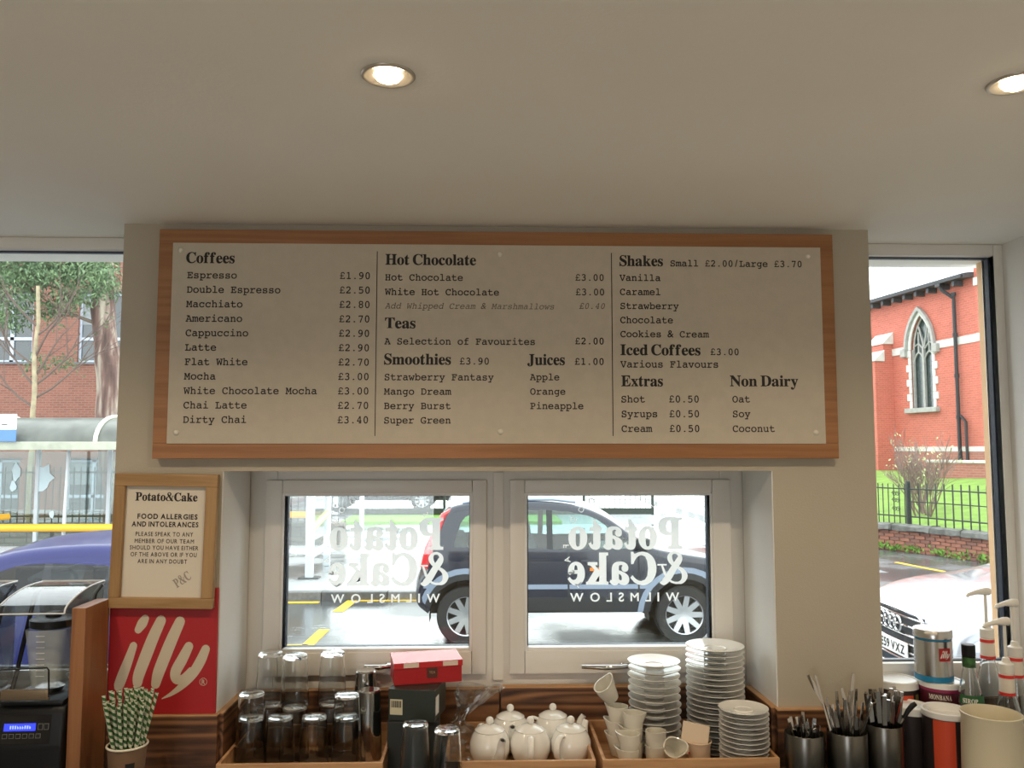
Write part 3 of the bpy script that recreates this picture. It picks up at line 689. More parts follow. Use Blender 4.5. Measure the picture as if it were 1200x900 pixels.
q = X(72, SY0+.5)-sx1; bar('roof_strut', [(q-.02, .5, .3), (q+.02, .5, RH)], .028, M_alu, sh)
MB().box(-.006, .006, .1, SY1-SY0-.08, .55, RH-.02).build('glass_panel', M_shglass, sh)
MB().box(-6.9, .2, -.10, .02, RH, RH+.13, bev=.01).build('roof_beam', mat('mossy_white_gutter', (.42, .44, .35), .5, var=.25, vscale=5), sh)
MB().box(-6.9, .2, SY1-SY0-.05, SY1-SY0+.06, RH, RH+.13, bev=.01).build('roof_beam', M_alu, sh)
def roofpt(u, v, r=0):
    a = PI*v; hw = (SY1-SY0)/2; return (-6.85+7.0*u, hw-(hw+r)*math.cos(a), RH+.13+(.40+r)*math.sin(a))
MB().grid(lambda u, v: roofpt(u, v), 14, 16).build('roof_sheet', mat('mossy_glazed_roof', (.13, .14, .125), .35, var=.4, vscale=3), sh, True)
for k in range(5):
    u = .01+k*.245
    MB().tube([roofpt(u, j/14, .015) for j in range(15)], .035, 8).build('roof_hoop', mat('pale_roof_hoop', (.60, .63, .50), .5), sh, True)
zb2 = ZP(617, (SY0+.35))-RZ-.11; xb2 = X(135, SY0+.35)+.6-sx1
bar('seat_tube', [(-6.3, .35, zb2), (xb2, .35, zb2)], .062, M_ylw, sh)
zb1 = ZP(602, SY1)-RZ-.11
bar('seat_tube', [(xb2-.9, SY1-SY0-.12, zb1), (-.05, SY1-SY0-.12, zb1)], .058, M_ylw, sh)
bar('side_tube', [(.0, .06, zb1-.14), (.0, SY1-SY0-.04, zb1+.02)], .055, mat('pale_yellow_enamel', (.88, .70, .10), .4), sh)
bar('side_tube', [(-6.35, .06, zb1-.06), (-5.35, SY1-SY0-.1, zb1-.02)], .055, M_ylw, sh)
bar('side_tube', [(.0, .06, .32), (.0, SY1-SY0-.04, .36)], .05, M_alu, sh)
for xx in (-5.2, -3.2): bar('seat_leg', [(xx, .35, 0), (xx, .35, zb2)], .03, M_alu, sh)
MB().box(-.16, .16, -.10, .10, 0, .02, bev=.005).build('base_plate', M_kerb2, sh)
q = P(22, 533, SY1); fl = MB()
def scrap(cx, cz, s, seed):
    rg = random.Random(seed); return [(cx+s*(.6+.5*rg.random())*math.cos(a)*(.6), SY1-SY0-.02, cz+s*(.5+.7*rg.random())*math.sin(a)) for a in [k*2*PI/11 for k in range(11)]]
for (px, py, s, sd) in ((53, 560, .26, 2), (20, 553, .16, 4), (16, 570, .10, 6), (61, 603, .07, 5)):
    c = P(px, py, SY1); pts = scrap(c.x-sx1, c.z-RZ-.11, s, sd); pts2 = [(x, y+.008, z) for x, y, z in pts]; n = len(pts)
    MB().add(pts+pts2, [tuple(range(n)), tuple(range(2*n-1, n-1, -1))]+[(i, i+n, (i+1) % n+n, (i+1) % n) for i in range(n)])
    m = MB(); m.add(pts+pts2, [tuple(range(n)), tuple(range(2*n-1, n-1, -1))]+[(i, i+n, (i+1) % n+n, (i+1) % n) for i in range(n)]); m.build('torn_sticker', mat('pale_blue_sticker', (.62, .75, .80), .6), sh)
# bus stop flag
c = P(12, 505, 13.0); bf = thing('bus_stop_flag', 'white and blue bus stop flag standing left of the shelter roof', 'sign', (c.x, 13.0, RZ+.11))
bar('pole', [(-.25, 0, 0), (-.25, 0, c.z-RZ+.2)], .03, M_alu, bf)
MB().box(-.25, .09, -.01, .01, c.z-RZ-.11+.02, c.z-RZ-.11+.26, bev=.005).build('flag_top', M_whitepl, bf)
MB().box(-.25, .09, -.01, .01, c.z-RZ-.11-.16, c.z-RZ-.11+.019, bev=.005).build('flag_bottom', mat('blue_flag', (.10, .22, .55), .5), bf)
MB().box(-.13, -.04, -.0125, -.0095, c.z-RZ-.11+.09, c.z-RZ-.11+.105).build('flag_mark', M_ink, bf)

# ---------------------------------------------------------------- stone wall with railings behind the shelter
BYW = 17.4; wx1 = X(402, BYW)
lw = thing('boundary_wall', 'low mossy stone wall with iron railings behind the bus shelter', 'wall', (wx1, BYW, RZ+.1))
M_stone = mat('mossy_sandstone', (.17, .135, .095), .85, var=.5, vscale=9, bump=.5, bscale=30)
wh = ZP(612, BYW)-RZ-.1
rg = random.Random(3); nrow = 4; cnt = 0
MB().box(-12, 0, .03, .25, 0, wh-.07).build('wall_core', mat('mortar', (.12, .10, .08), .9), lw)
proto = None
for r_ in range(nrow):
    x = -rg.random()*.3
    while x > -11.6 and cnt < 130:
        l = rg.uniform(.28, .55); hh = (wh-.07)/nrow
        if proto is None: proto = MB().box(-.5, 0, 0, .10, 0, 1, bev=.02).build('stone', M_stone, lw); o = proto
        else: o = clone(proto, lw, (0, 0, 0))
        o.location = (x, rg.uniform(-.012, .01), r_*hh+.004); o.scale = ((l-.012)/.5, 1, hh-.012); x -= l; cnt += 1
for k in range(14):
    MB().box(-.84*k-.83, -.84*k, -.05, .30, wh-.07, wh, bev=.012).build('coping_stone', M_stone, lw)
for zz in (.12, 1.02): MB().box(-12, 0, .11, .15, wh+zz, wh+zz+.035).build('rail', M_green_steel, lw)
b0 = MB().box(-.009, .009, .12, .138, wh, wh+1.15).build('baluster', M_green_steel, lw)
for k in range(1, 84): clone(b0, lw, (-.14*k, 0, 0))
# wire fence with bottom rail further right, grass verge
FY = 24.3; fz = G(600, 597, RZ+.12)
vz = ZP(600, FY)
gm = MB(); a, b, c_, d = P(404, 606, 22.6), P(545, 606, 22.6), P(545, 597.5, FY), P(400, 597.5, FY)
struct(MB().box(-60, 5.6, 17.2, 22.0, RZ-.1, RZ+.14).build('side_path', M_pave))
struct(MB().box(X(404, 23), 2.0, 22.0, FY+.3, RZ-.1, RZ+.22).build('grass_verge', M_grass))
struct(MB().box(-60, 5.6, FY+.3, 60, RZ-.1, RZ+.2).box(-60, X(404, 23), 22, FY+.3, RZ-.1, RZ+.2).build('car_park', M_pave))
wf = thing('mesh_fence', 'dark steel mesh fence with a heavy bottom rail beyond the grass verge', 'fence', (X(398, FY), FY, RZ+.2))
fl_ = X(766, FY)-X(398, FY)
MB().box(0, fl_, -.03, .03, .02, .20).build('bottom_rail', M_green_steel, wf)
MB().box(0, fl_, -.02, .02, 1.75, 1.80).build('top_rail', M_green_steel, wf)
w0 = MB().tube([(0, 0, .2), (0, 0, 1.75)], .006, 4).build('wire', M_green_steel, wf)
nw = int(fl_/.15)
for k in range(1, nw): clone(w0, wf, (k*.15, 0, 0))
for k in range(5): MB().box(0, fl_, -.004, .004, .45+.25*k, .458+.25*k).build('cross_wire', M_green_steel, wf)
for px in (398, 520, 685, 766): MB().box(X(px, FY)-X(398, FY)-.035, X(px, FY)-X(398, FY)+.035, -.035, .035, 0, 1.85).build('fence_post', M_green_steel, wf)
# white post + low wall piece beside the shelter
q = P(424, 600, 19.5); o = MB().box(-.05, .05, -.05, .05, 0, .95, bev=.008).build('bollard_post', M_alu); tag(o, 'short pale post standing right of the shelter on the path', 'post', loc=(q.x, 19.5, RZ+.141))

# ---------------------------------------------------------------- brick building on the left
BY = 27.0; M_bb = brick_mat('red_brown_brick', (.25, .088, .058), (.19, .066, .044), (.22, .145, .115), ms=.012)
bx1_ = X(322, BY); bl = thing('brick_building', 'two-storey red brick building with grey windows behind the eucalyptus', 'building', (bx1_, BY, RZ+.2))
fx = lambda px, py: P(px, py, BY).x-bx1_
fz_ = lambda py: P(100, py, BY).z-RZ-.2
wins = [(-14, 38, 343, 424), (91, 150, 344, 425), (205, 262, 344, 425), (-120, -60, 343, 424), (84, 145, 538, 605), (-20, 30, 538, 605), (205, 262, 538, 605)]
xs = sorted({-16, 0.0} | {round(fx(w[0], 400), 3) for w in wins} | {round(fx(w[1], 400), 3) for w in wins})
z1a, z1b = fz_(424.5), fz_(343.5); z0a, z0b = fz_(604), fz_(539); TOP = 9.0
wmb = MB(); holes = [(fx(w[0], 400), fx(w[1], 400), (z1a if w[2] < 400 else z0a), (z1b if w[2] < 400 else z0b)) for w in wins]
zs = sorted([0, z0a, z0b, z1a, z1b, TOP])
for i in range(len(xs)-1):
    for j in range(len(zs)-1):
        cx, cz = (xs[i]+xs[i+1])/2, (zs[j]+zs[j+1])/2
        if any(h[0] < cx < h[1] and h[2] < cz < h[3] for h in holes): continue
        wmb.box(xs[i], xs[i+1], 0, .3, zs[j], zs[j+1])
wmb.box(-16, 0, 7.7, 8, 0, TOP); wmb.box(-.3, 0, .3, 7.7, 0, TOP); wmb.box(-16, -15.7, .3, 7.7, 0, TOP)
wmb.build('wall', M_bb, bl)
MB().box(-16.3, .3, -.3, 8.3, TOP, TOP+.25).build('roof', mat('slate_roof', (.12, .12, .13), .6), bl)
M_dkglass = mat('dark_window_glass', (.045, .055, .06), .06, spec=1.0)
M_grfr = mat('grey_blue_window_frame', (.42, .47, .55), .5)
for h in holes:
    f = MB(); ring(f, h[0], h[1], h[2], h[3], .07, .07, .07, .07, .10, .17, 0); mx = (h[0]+h[1])/2; mz = h[2]+(h[3]-h[2])*.34
    f.box(mx-.06, mx+.06, .10, .17, h[2], h[3]); f.box(h[0]+.07, h[1]-.07, .10, .17, mz-.05, mz+.05)
    fo = f.build('window_frame', M_grfr, bl)
    MB().box(h[0], h[1], .15, .16, h[2], h[3]).build('pane', M_dkglass, fo)
    MB().box(h[0]+.07, mx-.06, .135, .145, h[2]+(h[3]-h[2])*.55, h[3]-.07).build('blind', mat('grey_blind', (.22, .24, .25), .7), fo)
    MB().box(h[0]-.05, h[1]+.05, -.06, .12, h[2]-.07, h[2]).build('window_sill', mat('dark_sill', (.12, .12, .13), .6), bl)
    MB().box(h[0]-.05, h[1]+.05, -.01, .05, h[3], h[3]+.07).build('lintel', mat('dark_lintel', (.05, .045, .05), .7), bl)

# ---------------------------------------------------------------- trees
def branchy(mb, p, d, l, r, lev, rg, tips, spread=.6, up=.1, kids=3, minr=.003, sides=5, segs=4):
    pts = [p]; rs = [r]; q = p.copy(); dd = d.copy()
    for k in range(segs):
        dd = (dd+Vector((rg.uniform(-1, 1), rg.uniform(-1, 1), rg.uniform(-1, 1)+up))*.16).normalized(); q = q+dd*(l/segs); pts.append(q.copy()); rs.append(max(minr, r*(1-.55*(k+1)/segs)))
    mb.tube(pts, rs, sides)
    if lev == 0: tips.append((q.copy(), dd.copy())); return
    for k in range(kids):
        t = rg.uniform(.35, 1); i = min(segs-1, int(t*segs)); b = pts[i].lerp(pts[i+1], t*segs-i)
        nd = (dd+Vector((rg.uniform(-1, 1), rg.uniform(-1, 1), rg.uniform(-.6, 1)))*spread).normalized()
        branchy(mb, b, nd, l*rg.uniform(.55, .8), max(minr, r*.5), lev-1, rg, tips, spread, up, kids, minr, max(3, sides-1), max(2, segs-1))
TY = 20.0; rg = random.Random(11)
b0_, b1_ = P(133, 525, TY), P(117, 290, TY)
tr = thing('eucalyptus_tree', 'tall eucalyptus with peeling pinkish bark and drooping green leaves by the pier', 'tree', (b0_.x, TY, RZ+.14))
z0_ = RZ+.14; pts = []; rs = []
for k in range(22):
    t = k/21; z = t*8.6; zz = z0_+z; f = (zz-b0_.z)/(b1_.z-b0_.z)
    pts.append(((b1_.x-b0_.x)*f+.04*math.sin(z*2.1), .05*math.sin(z*1.3), z)); rs.append(.36-.17*t+.018*math.sin(z*5))
def bark(name):
    m = bpy.data.materials.new(name); m.use_nodes = True; n = m.node_tree; L = n.links.new; b = n.nodes['Principled BSDF']; b.inputs['Roughness'].default_value = .85
    tc = n.nodes.new('ShaderNodeTexCoord'); mp = n.nodes.new('ShaderNodeMapping'); mp.inputs['Scale'].default_value = (5, 5, .7); L(tc.outputs['Object'], mp.inputs['Vector'])
    t = n.nodes.new('ShaderNodeTexNoise'); t.inputs['Scale'].default_value = 1; t.inputs['Detail'].default_value = 6; L(mp.outputs['Vector'], t.inputs['Vector'])
    r = n.nodes.new('ShaderNodeValToRGB'); e = r.color_ramp.elements; e[0].position = .36; e[0].color = (.06, .038, .032, 1); e[1].position = .68; e[1].color = (.48, .43, .33, 1)
    q = e.new(.50); q.color = (.17, .10, .082, 1); q = e.new(.57); q.color = (.30, .245, .20, 1); L(t.outputs['Fac'], r.inputs['Fac']); L(r.outputs['Color'], b.inputs['Base Color']); return m
tm = MB(); tm.tube(pts, rs, 16); tm.build('trunk', bark('peeling_bark'), tr, True)
tips = []; lb = MB()
for (h, dx, dy, l) in ((5.0, -1.2, -.2, 1.6), (5.6, -1.0, .3, 2.2), (6.2, -1.2, 0, 2.4), (6.6, .9, .1, 1.4), (6.9, -.9, -.5, 2.2), (7.4, -1, .4, 2.6), (7.9, -.6, -.1, 2.0), (8.2, .5, .2, 1.6)):
    i = min(20, int(h/8.6*21)); branchy(lb, Vector(pts[i]), Vector((dx, dy, .25)).normalized(), l, .05, 2, rg, tips, .7, .1, 4, .006)
lb.build('branches', mat('grey_branch', (.20, .16, .12), .8), tr)
def leaves(pos, n, spread, rg, L0=.12, W=.022, down=.7):
    V, Fc = [], []
    for p in pos:
        for k in range(n):
            c = p+Vector((rg.gauss(0, spread), rg.gauss(0, spread), rg.gauss(0, spread*.8)))
            d = Vector((rg.uniform(-1, 1), rg.uniform(-1, 1), -down+rg.uniform(-.5, .5))).normalized(); s = d.cross(Vector((rg.uniform(-1, 1), rg.uniform(-1, 1), rg.uniform(-1, 1)))).normalized()
            l = L0*rg.uniform(.6, 1.4); b = len(V); V += [c, c+d*l*.45+s*W, c+d*l, c+d*l*.45-s*W]; Fc.append((b, b+1, b+2, b+3))
    return V, Fc
def leafobj(name, V, Fc, m, par):
    me = bpy.data.meshes.new(name); me.from_pydata([tuple(v) for v in V], [], Fc); me.materials.append(m); o = bpy.data.objects.new(name, me); C.objects.link(o); o.parent = par; o['kind'] = 'stuff'; return o
M_euc = mat('eucalyptus_leaf', (.17, .26, .12), .5, var=.5, vscale=2.5, col2=(.05, .10, .045))
cl = []
for k in range(150):                                          # canopy clumps hanging over the windows
    px, py = rg.uniform(-60, 128), rg.gauss(318, 26)
    if py > 372 or (px > 70 and py > 352): continue
    yy = TY+rg.uniform(-1.3, 1.3); c = P(px, py, yy); cl.append(Vector((c.x-b0_.x, yy-TY, c.z-z0_)))
for (px, py) in ((55, 368), (62, 362), (78, 354), (85, 352), (15, 378), (5, 372), (22, 368), (45, 425), (75, 423)):
    c = P(px, py, TY-.4); cl.append(Vector((c.x-b0_.x, -.4, c.z-z0_)))
V, Fc = leaves([t[0] for t in tips if t[0].z > 5.2], 14, .22, rg); V2, F2 = leaves(cl, 95, .18, rg)
F2 = [tuple(i+len(V) for i in f) for f in F2]; leafobj('leaves', V+V2, Fc+F2, M_euc, tr)
# slender pale tree
SYT = 18.4; c = P(37, 520, SYT); c2 = P(36, 335, SYT)
st = thing('slender_tree', 'slender pale yellow trunk with bare upswept branches left of the eucalyptus', 'tree', (c.x, SYT, RZ+.14))
hh = c2.z-RZ-.14
m = MB(); m.tube([(.02*math.sin(k*1.7), .02*math.cos(k), hh*k/14) for k in range(15)], [.068-.028*k/14 for k in range(15)], 10); m.build('trunk', mat('pale_yellow_bark', (.40, .34, .22), .8, var=.3, vscale=8), st, True)
tips = []; lb = MB()
for (h, dx, up, l) in ((.52, -1, .75, 1.5), (.55, 1, .5, 1.7), (.60, 1, .8, 1.5), (.60, -.9, .7, 1.4), (.68, -1, .5, 1.2), (.72, .8, .9, 1.3), (.80, .9, .7, .9), (.84, -.8, .6, .9), (.64, .9, 1.1, 1.1)):
    branchy(lb, Vector((0, 0, hh*h)), Vector((dx, rg.uniform(-.4, .4), up)).normalized(), l, .028, 2, rg, tips, .5, .2, 3, .005)
lb.build('branches', mat('dark_twig', (.13, .095, .08), .85), st)
V, Fc = leaves([t[0] for t in tips[::6]], 6, .1, rg); leafobj('leaves', V, Fc, M_euc, st)
# ================================================================ CARS
M_tyre = mat('tyre_rubber', (.02, .02, .021), .7)
M_rim = mat('alloy_rim', (.55, .56, .58), .3, metal=.85)
M_trim = mat('car_black_trim', (.022, .024, .028), .5)
M_seat = mat('car_seat_fabric', (.055, .055, .065), .9)
M_carglass = pane_mat('car_glass', (.62, .80, .78), extra=.05)
def inpoly(x, z, poly):
    c = False; n = len(poly)
    for i in range(n):
        x0, z0 = poly[i]; x1, z1 = poly[(i+1) % n]
        if (z0 > z) != (z1 > z) and x < (x1-x0)*(z-z0)/(z1-z0)+x0: c = not c
    return c
def cut_panel(polys, x0, x1, z0, z1, step=.09):
    bm = bmesh.new(); nx, nz = int((x1-x0)/step), int((z1-z0)/step)
    v = [[bm.verts.new((x0+(x1-x0)*i/nx, 0, z0+(z1-z0)*j/nz)) for j in range(nz+1)] for i in range(nx+1)]
    for i in range(nx):
        for j in range(nz): bm.faces.new((v[i][j], v[i+1][j], v[i+1][j+1], v[i][j+1]))
    for poly in polys:
        n = len(poly)
        for i in range(n):
            (a, b), (c, d) = poly[i], poly[(i+1) % n]
            if math.hypot(c-a, d-b) < 1e-5: continue
            lo, hi = (min(a, c)-1e-4, min(b, d)-1e-4), (max(a, c)+1e-4, max(b, d)+1e-4); fs = []
            for f in bm.faces:
                xs = [q.co.x for q in f.verts]; zs = [q.co.z for q in f.verts]
                if max(xs) >= lo[0] and min(xs) <= hi[0] and max(zs) >= lo[1] and min(zs) <= hi[1]: fs.append(f)
            geom = list({e for f in fs for e in f.edges} | {q for f in fs for q in f.verts})+fs
            nrm = Vector((d-b, 0, -(c-a)))
            bmesh.ops.bisect_plane(bm, geom=geom, dist=1e-6, plane_co=Vector((a, 0, b)), plane_no=nrm)
    return bm
def car(root, L, W, outline, belt, H, wheels, wr, windows, zones, paint, tum=.20, ws=None, rw=None, rr=.09, endr=.22, crown=.05, spokes=9, seats=(), glass=None, dash=None):
    """outline: closed (x,z) going from the lower rear corner over the roof to the lower front corner; +x is forward, y=-W/2 the near side"""
    glass = glass or M_carglass
    top = spline([(a, b) for a, b in outline], 5); n = len(top)
    def yside(x, z):
        e = min(x, L-x); g = 1-.16*max(0, 1-e/.55)**2
        t = max(0, (z-belt)/(H-belt)); return W/2*g*(1-tum*t)*(1-.05*max(0, (.55-z)/.4)**2)
    nr = []
    for i in range(n):
        a, b = top[max(0, i-1)], top[min(n-1, i+1)]; d = math.hypot(b[0]-a[0], b[1]-a[1]) or 1
        nr.append(((b[1]-a[1])/d, -(b[0]-a[0])/d))
    ins = [(top[i][0]+nr[i][0]*rr, top[i][1]+nr[i][1]*rr) for i in range(n)]
    arches = [[(wx+(wr+.075)*math.cos(R(a)), wr+(wr+.075)*math.sin(R(a))) for a in range(-60, 241, 15)] for wx in wheels]
    side = cut_panel([ins]+arches+[w_ for w_ in windows]+[z[0] for z in zones], -.02, L+.02, min(p[1] for p in ins)-.02, H+.02)
    groups = {}
    for f in side.faces:
        c = f.calc_center_median(); x, z = c.x, c.z
        if not inpoly(x, z, ins) or any(inpoly(x, z, a) for a in arches): continue
        k = 'body_side'; m_ = paint
        if any(inpoly(x, z, w_) for w_ in windows): k, m_ = 'side_window', glass
        else:
            for poly, nm, mm in zones:
                if inpoly(x, z, poly): k, m_ = nm, mm
        groups.setdefault((k, m_.name), (m_, []))[1].append([(q.co.x, q.co.z) for q in f.verts])
    for sgn in (-1, 1):
        for (k, _), (m_, fl) in groups.items():
            mb = MB()
            for f in fl: 
                pts = [(x, sgn*yside(x, z), z) for x, z in f]; mb.add(pts, [tuple(range(len(pts)))])
            mb.build(k, m_, root, True, 50)
    side.free()
    cuts = [90*k/5 for k in range(6)]; K = 8
    def cap(a, b, lat0=0, lat1=99):
        mb = MB(); rows = []
        for i in range(a, b+1):
            x, z = top[i]; nx, nz = nr[i]; ys = yside(*ins[i]); row = []
            for th in cuts:
                q = rr*(1-math.sin(R(th))); row.append((x+nx*q, ys-rr*(1-math.cos(R(th))), z+nz*q))
            y0 = ys-rr
            for k in range(1, K):
                u = 1-2*k/K; cr = crown*(1-u*u); row.append((x-nx*cr, y0*u, z-nz*cr))
            for th in cuts[::-1]:
                q = rr*(1-math.sin(R(th))); row.append((x+nx*q, -ys+rr*(1-math.cos(R(th))), z+nz*q))
            rows.append(row[lat0:len(row)-lat0] if lat0 else row)
        k = len(rows[0]); mb.add([p for r_ in rows for p in r_], [(i*k+j, i*k+j+1, (i+1)*k+j+1, (i+1)*k+j) for i in range(len(rows)-1) for j in range(k-1)]); return mb
    marks = sorted([m_ for m_ in (ws, rw) if m_]); cur = 0
    for (a, b) in marks:
        cap(cur*5, a*5).build('body_top', paint, root, True, 50); c = cap(a*5, b*5, 6); c.build('windscreen', glass, root, True)
        full = cap(a*5, b*5)
        # pillars beside the glass
        full.bm.free(); mbp = MB()
        rows = []
        for i in range(a*5, b*5+1):
            x, z = top[i]; nx, nz = nr[i]; ys = yside(*ins[i]); row = []
            for th in cuts+[None]:
                if th is None: u = 1-2/K; cr = crown*(1-u*u); row.append((x-nx*cr, (ys-rr)*u, z-nz*cr)); continue
                q = rr*(1-math.sin(R(th))); row.append((x+nx*q, ys-rr*(1-math.cos(R(th))), z+nz*q))
            rows.append(row)
        for sg in (1, -1):
            k = len(rows[0]); mbp.add([(p[0], p[1]*sg, p[2]) for r_ in rows for p in r_], [(i*k+j, i*k+j+1, (i+1)*k+j+1, (i+1)*k+j) for i in range(len(rows)-1) for j in range(k-1)])
        mbp.bm.faces.ensure_lookup_table(); mbp.build('windscreen_pillar', paint, root, True, 50); cur = b
    cap(cur*5, n-1).build('body_top', paint, root, True, 50)
    zb = min(p[1] for p in ins)
    MB().box(.25, L-.25, -W/2+.22, W/2-.22, zb-.02, zb+.06).build('underbody', M_trim, root)
    tub = MB(); tub.box(wheels[0]+wr+.1, wheels[1]-wr-.1, -W/2+.1, W/2-.1, zb, belt*.55)
    tub.build('cabin_floor', M_trim, root)
    for wx in wheels:
        for s in (-1, 1):
            ln = MB(); ln.M = Matrix.Translation((wx, s*(W/2-.16), wr)) @ Matrix.Rotation(PI/2, 4, 'X'); ln.lathe([(wr+.08, -.13), (wr+.08, .13)], 16, a0=-.15, a1=PI+.15); ln.build('arch_liner', M_trim, root)
            MB().box(wx-wr-.08, wx+wr+.08, s*(W/2-.34), s*(W/2-.30), .30, wr*2+.1).build('arch_liner', M_trim, root)
    # wheel
    wh = MB(); T = Matrix.Rotation(PI/2, 4, 'X'); wh.M = T
    wh.lathe([(wr*.66, -.09), (wr*.95, -.095), (wr, -.07), (wr, .07), (wr*.95, .095), (wr*.66, .09), (wr*.64, 0)], 32, close=True); w0 = wh.build('wheel', M_tyre, root, True, 30)
    rm = MB(); rm.M = T
    rm.lathe([(wr*.68, .09), (wr*.63, .075), (wr*.62, -.06)], 32); rm.lathe([(0, .045), (wr*.15, .05), (wr*.17, .03), (wr*.17, 0)], 16)
    for k in range(spokes):
        a = 2*PI*k/spokes; ca, sa = math.cos(a), math.sin(a); h0, h1 = .032, .050
        f = lambda r, t, z: (r*ca-t*sa, r*sa+t*ca, z)
        rm.add([f(wr*.12, -h0, .05), f(wr*.12, h0, .05), f(wr*.65, h1*.55, .07), f(wr*.65, -h1*.55, .07), f(wr*.12, -h0, .01), f(wr*.12, h0, .01), f(wr*.65, h1*.55, .03), f(wr*.65, -h1*.55, .03)],
               [(0, 3, 2, 1), (4, 5, 6, 7), (0, 1, 5, 4), (1, 2, 6, 5), (2, 3, 7, 6), (3, 0, 4, 7)])
    r0 = rm.build('rim', M_rim, w0, True, 30)
    dk = MB(); dk.M = T; dk.lathe([(0, -.01), (wr*.64, -.01)], 24); d0 = dk.build('brake_disc', M_trim, w0)
    first = True
    for wx in wheels:
        for s in (-1, 1):
            if first: q = w0; first = False
            else:
                q = clone(w0, root, (0, 0, 0))
                for ch in (r0, d0): clone(ch, q, (0, 0, 0))
            q.location = (wx, s*(W/2-.12), wr); q.rotation_euler = (0, 0, 0 if s < 0 else PI)
    for (sx, sy) in seats:
        s_ = MB(); s_.box(sx-.25, sx+.25, sy-.24, sy+.24, .38, .58, bev=.06)
        s_.M = Matrix.Translation((sx-.26, sy, .5)) @ Matrix.Rotation(R(-12), 4, 'Y'); s_.box(-.08, .08, -.23, .23, 0, .62, bev=.06); s_.box(-.05, .05, -.13, .13, .66, .86, bev=.045); s_.box(-.01, .01, -.05, -.03, .6, .68); s_.box(-.01, .01, .03, .05, .6, .68)
        s_.build('seat', M_seat, root, True, 50)
    if dash:
        MB().box(dash-.25, dash+.25, -W/2+.16, W/2-.16, .6, belt-.02, bev=.05).build('dashboard', M_trim, root, True)
        t = MB(); t.M = Matrix.Translation((dash-.42, -.36*W/1.7, belt-.02)) @ Matrix.Rotation(R(-65), 4, 'Y'); t.lathe([(.17+.012*math.cos(a), .012*math.sin(a)) for a in [2*PI*k/6 for k in range(6)]], 24, close=True); t.build('steering_wheel', M_trim, root, True)
    return yside, top, ins

# ---- dark blue hatchback crossing in front of the small windows, nose to the right
YN = 9.05; M_navy = mat('dark_blue_car_paint', (.014, .017, .032), .25, coat=.5, spec=.5)
M_ltrim = mat('pale_blue_sill_paint', (.24, .29, .38), .3, coat=.8)
cx0 = X(489, YN+.3, 680)
fo = thing('hatchback_car', 'dark blue hatchback driving past the two small windows with red tail lights', 'car', (cx0, YN+.84, RZ))
cxf = lambda px, py=650: P(px, py, YN).x-cx0
czf = lambda py, px=700: P(px, py, YN).z-RZ
Ln = 4.05; WH = (cxf(546, 718), cxf(803, 718))
outl = [(.13, .33), (.02, .42), (.0, .56), (.04, .70), (.10, .78), (.14, .92), (.22, 1.16), (.33, 1.42), (.46, 1.495), (.75, 1.525), (1.2, 1.535), (1.55, 1.52), (1.85, 1.46), (2.10, 1.35), (2.34, 1.18), (2.56, 1.04), (2.85, .975), (3.25, .91), (3.6, .84), (3.85, .74), (4.0, .60), (4.03, .45), (3.95, .30)]
W1 = [(cxf(a, b), czf(b)) for a, b in ((531.5, 641), (534, 630), (539, 614), (545, 606.5), (552, 603), (566, 601), (584, 600), (584, 641))]
W2 = [(cxf(a, b), czf(b)) for a, b in ((590, 600), (617, 598.5), (641, 598.5), (641, 643), (590, 642))]
W3 = [(cxf(a, b), czf(b)) for a, b in ((648, 599), (668, 600.5), (690, 605), (708, 612), (724, 622), (736, 633), (743, 643), (648, 644))]
z1 = czf(690); z2 = czf(684.5)
clad = [(-.1, .2), (4.1, .2), (4.1, .52), (-.1, .52)]
def arc_pts(wx, r, a0, a1, st=12): return [(wx+r*math.cos(R(a)), .31+r*math.sin(R(a))) for a in range(a0, a1, st)]
arc = lambda wx: arc_pts(wx, .52, -5, 186)+arc_pts(wx, .46, -5, 186)[::-1]
lampz = [(.0, czf(657)), (.0, czf(640)), (.10, czf(625)), (.24, 1.42), (.33, 1.42), (.27, 1.30), (.17, czf(645)), (.13, czf(657))]
sill = [(-.1, z1), (4.1, z1), (4.1, z2), (-.1, z2)]
M_tail = mat('red_tail_lamp', (.62, .02, .03), .15, coat=1)
seamx = [(.98, .96), (1.66, 1.64), (2.42, 2.40)]
zones = [(clad, 'lower_cladding', M_trim), (sill, 'side_moulding', M_ltrim)]+[(arc(w_), 'wheel_arch_trim', M_ltrim) for w_ in WH]+[(arc_pts(w_, .46, -5, 186), 'lower_cladding', M_trim) for w_ in WH]
zones += [([(b, .5), (a, .5), (a, 1.02), (b, 1.02)], 'door_seam', M_trim) for a, b in seamx]
zones += [([(x, z+.0) for x, z in W_], 'window_surround', M_trim) for W_ in ([(cxf(584), czf(641)), (cxf(590), czf(642)), (cxf(590), czf(600)), (cxf(584), czf(600))], [(cxf(641), czf(643)), (cxf(648), czf(644)), (cxf(648), czf(599)), (cxf(641), czf(598.5))])]
zones += [(lampz, 'tail_lamp', M_tail)]
ys, top, ins = car(fo, Ln, 1.70, outl, .98, 1.53, WH, .315, [W1, W2, W3], zones, M_navy, ws=(12, 15), rw=(5, 7), rr=.07, seats=((1.62, -.38), (1.62, .38), (.8, -.36), (.8, .36)), dash=2.35)
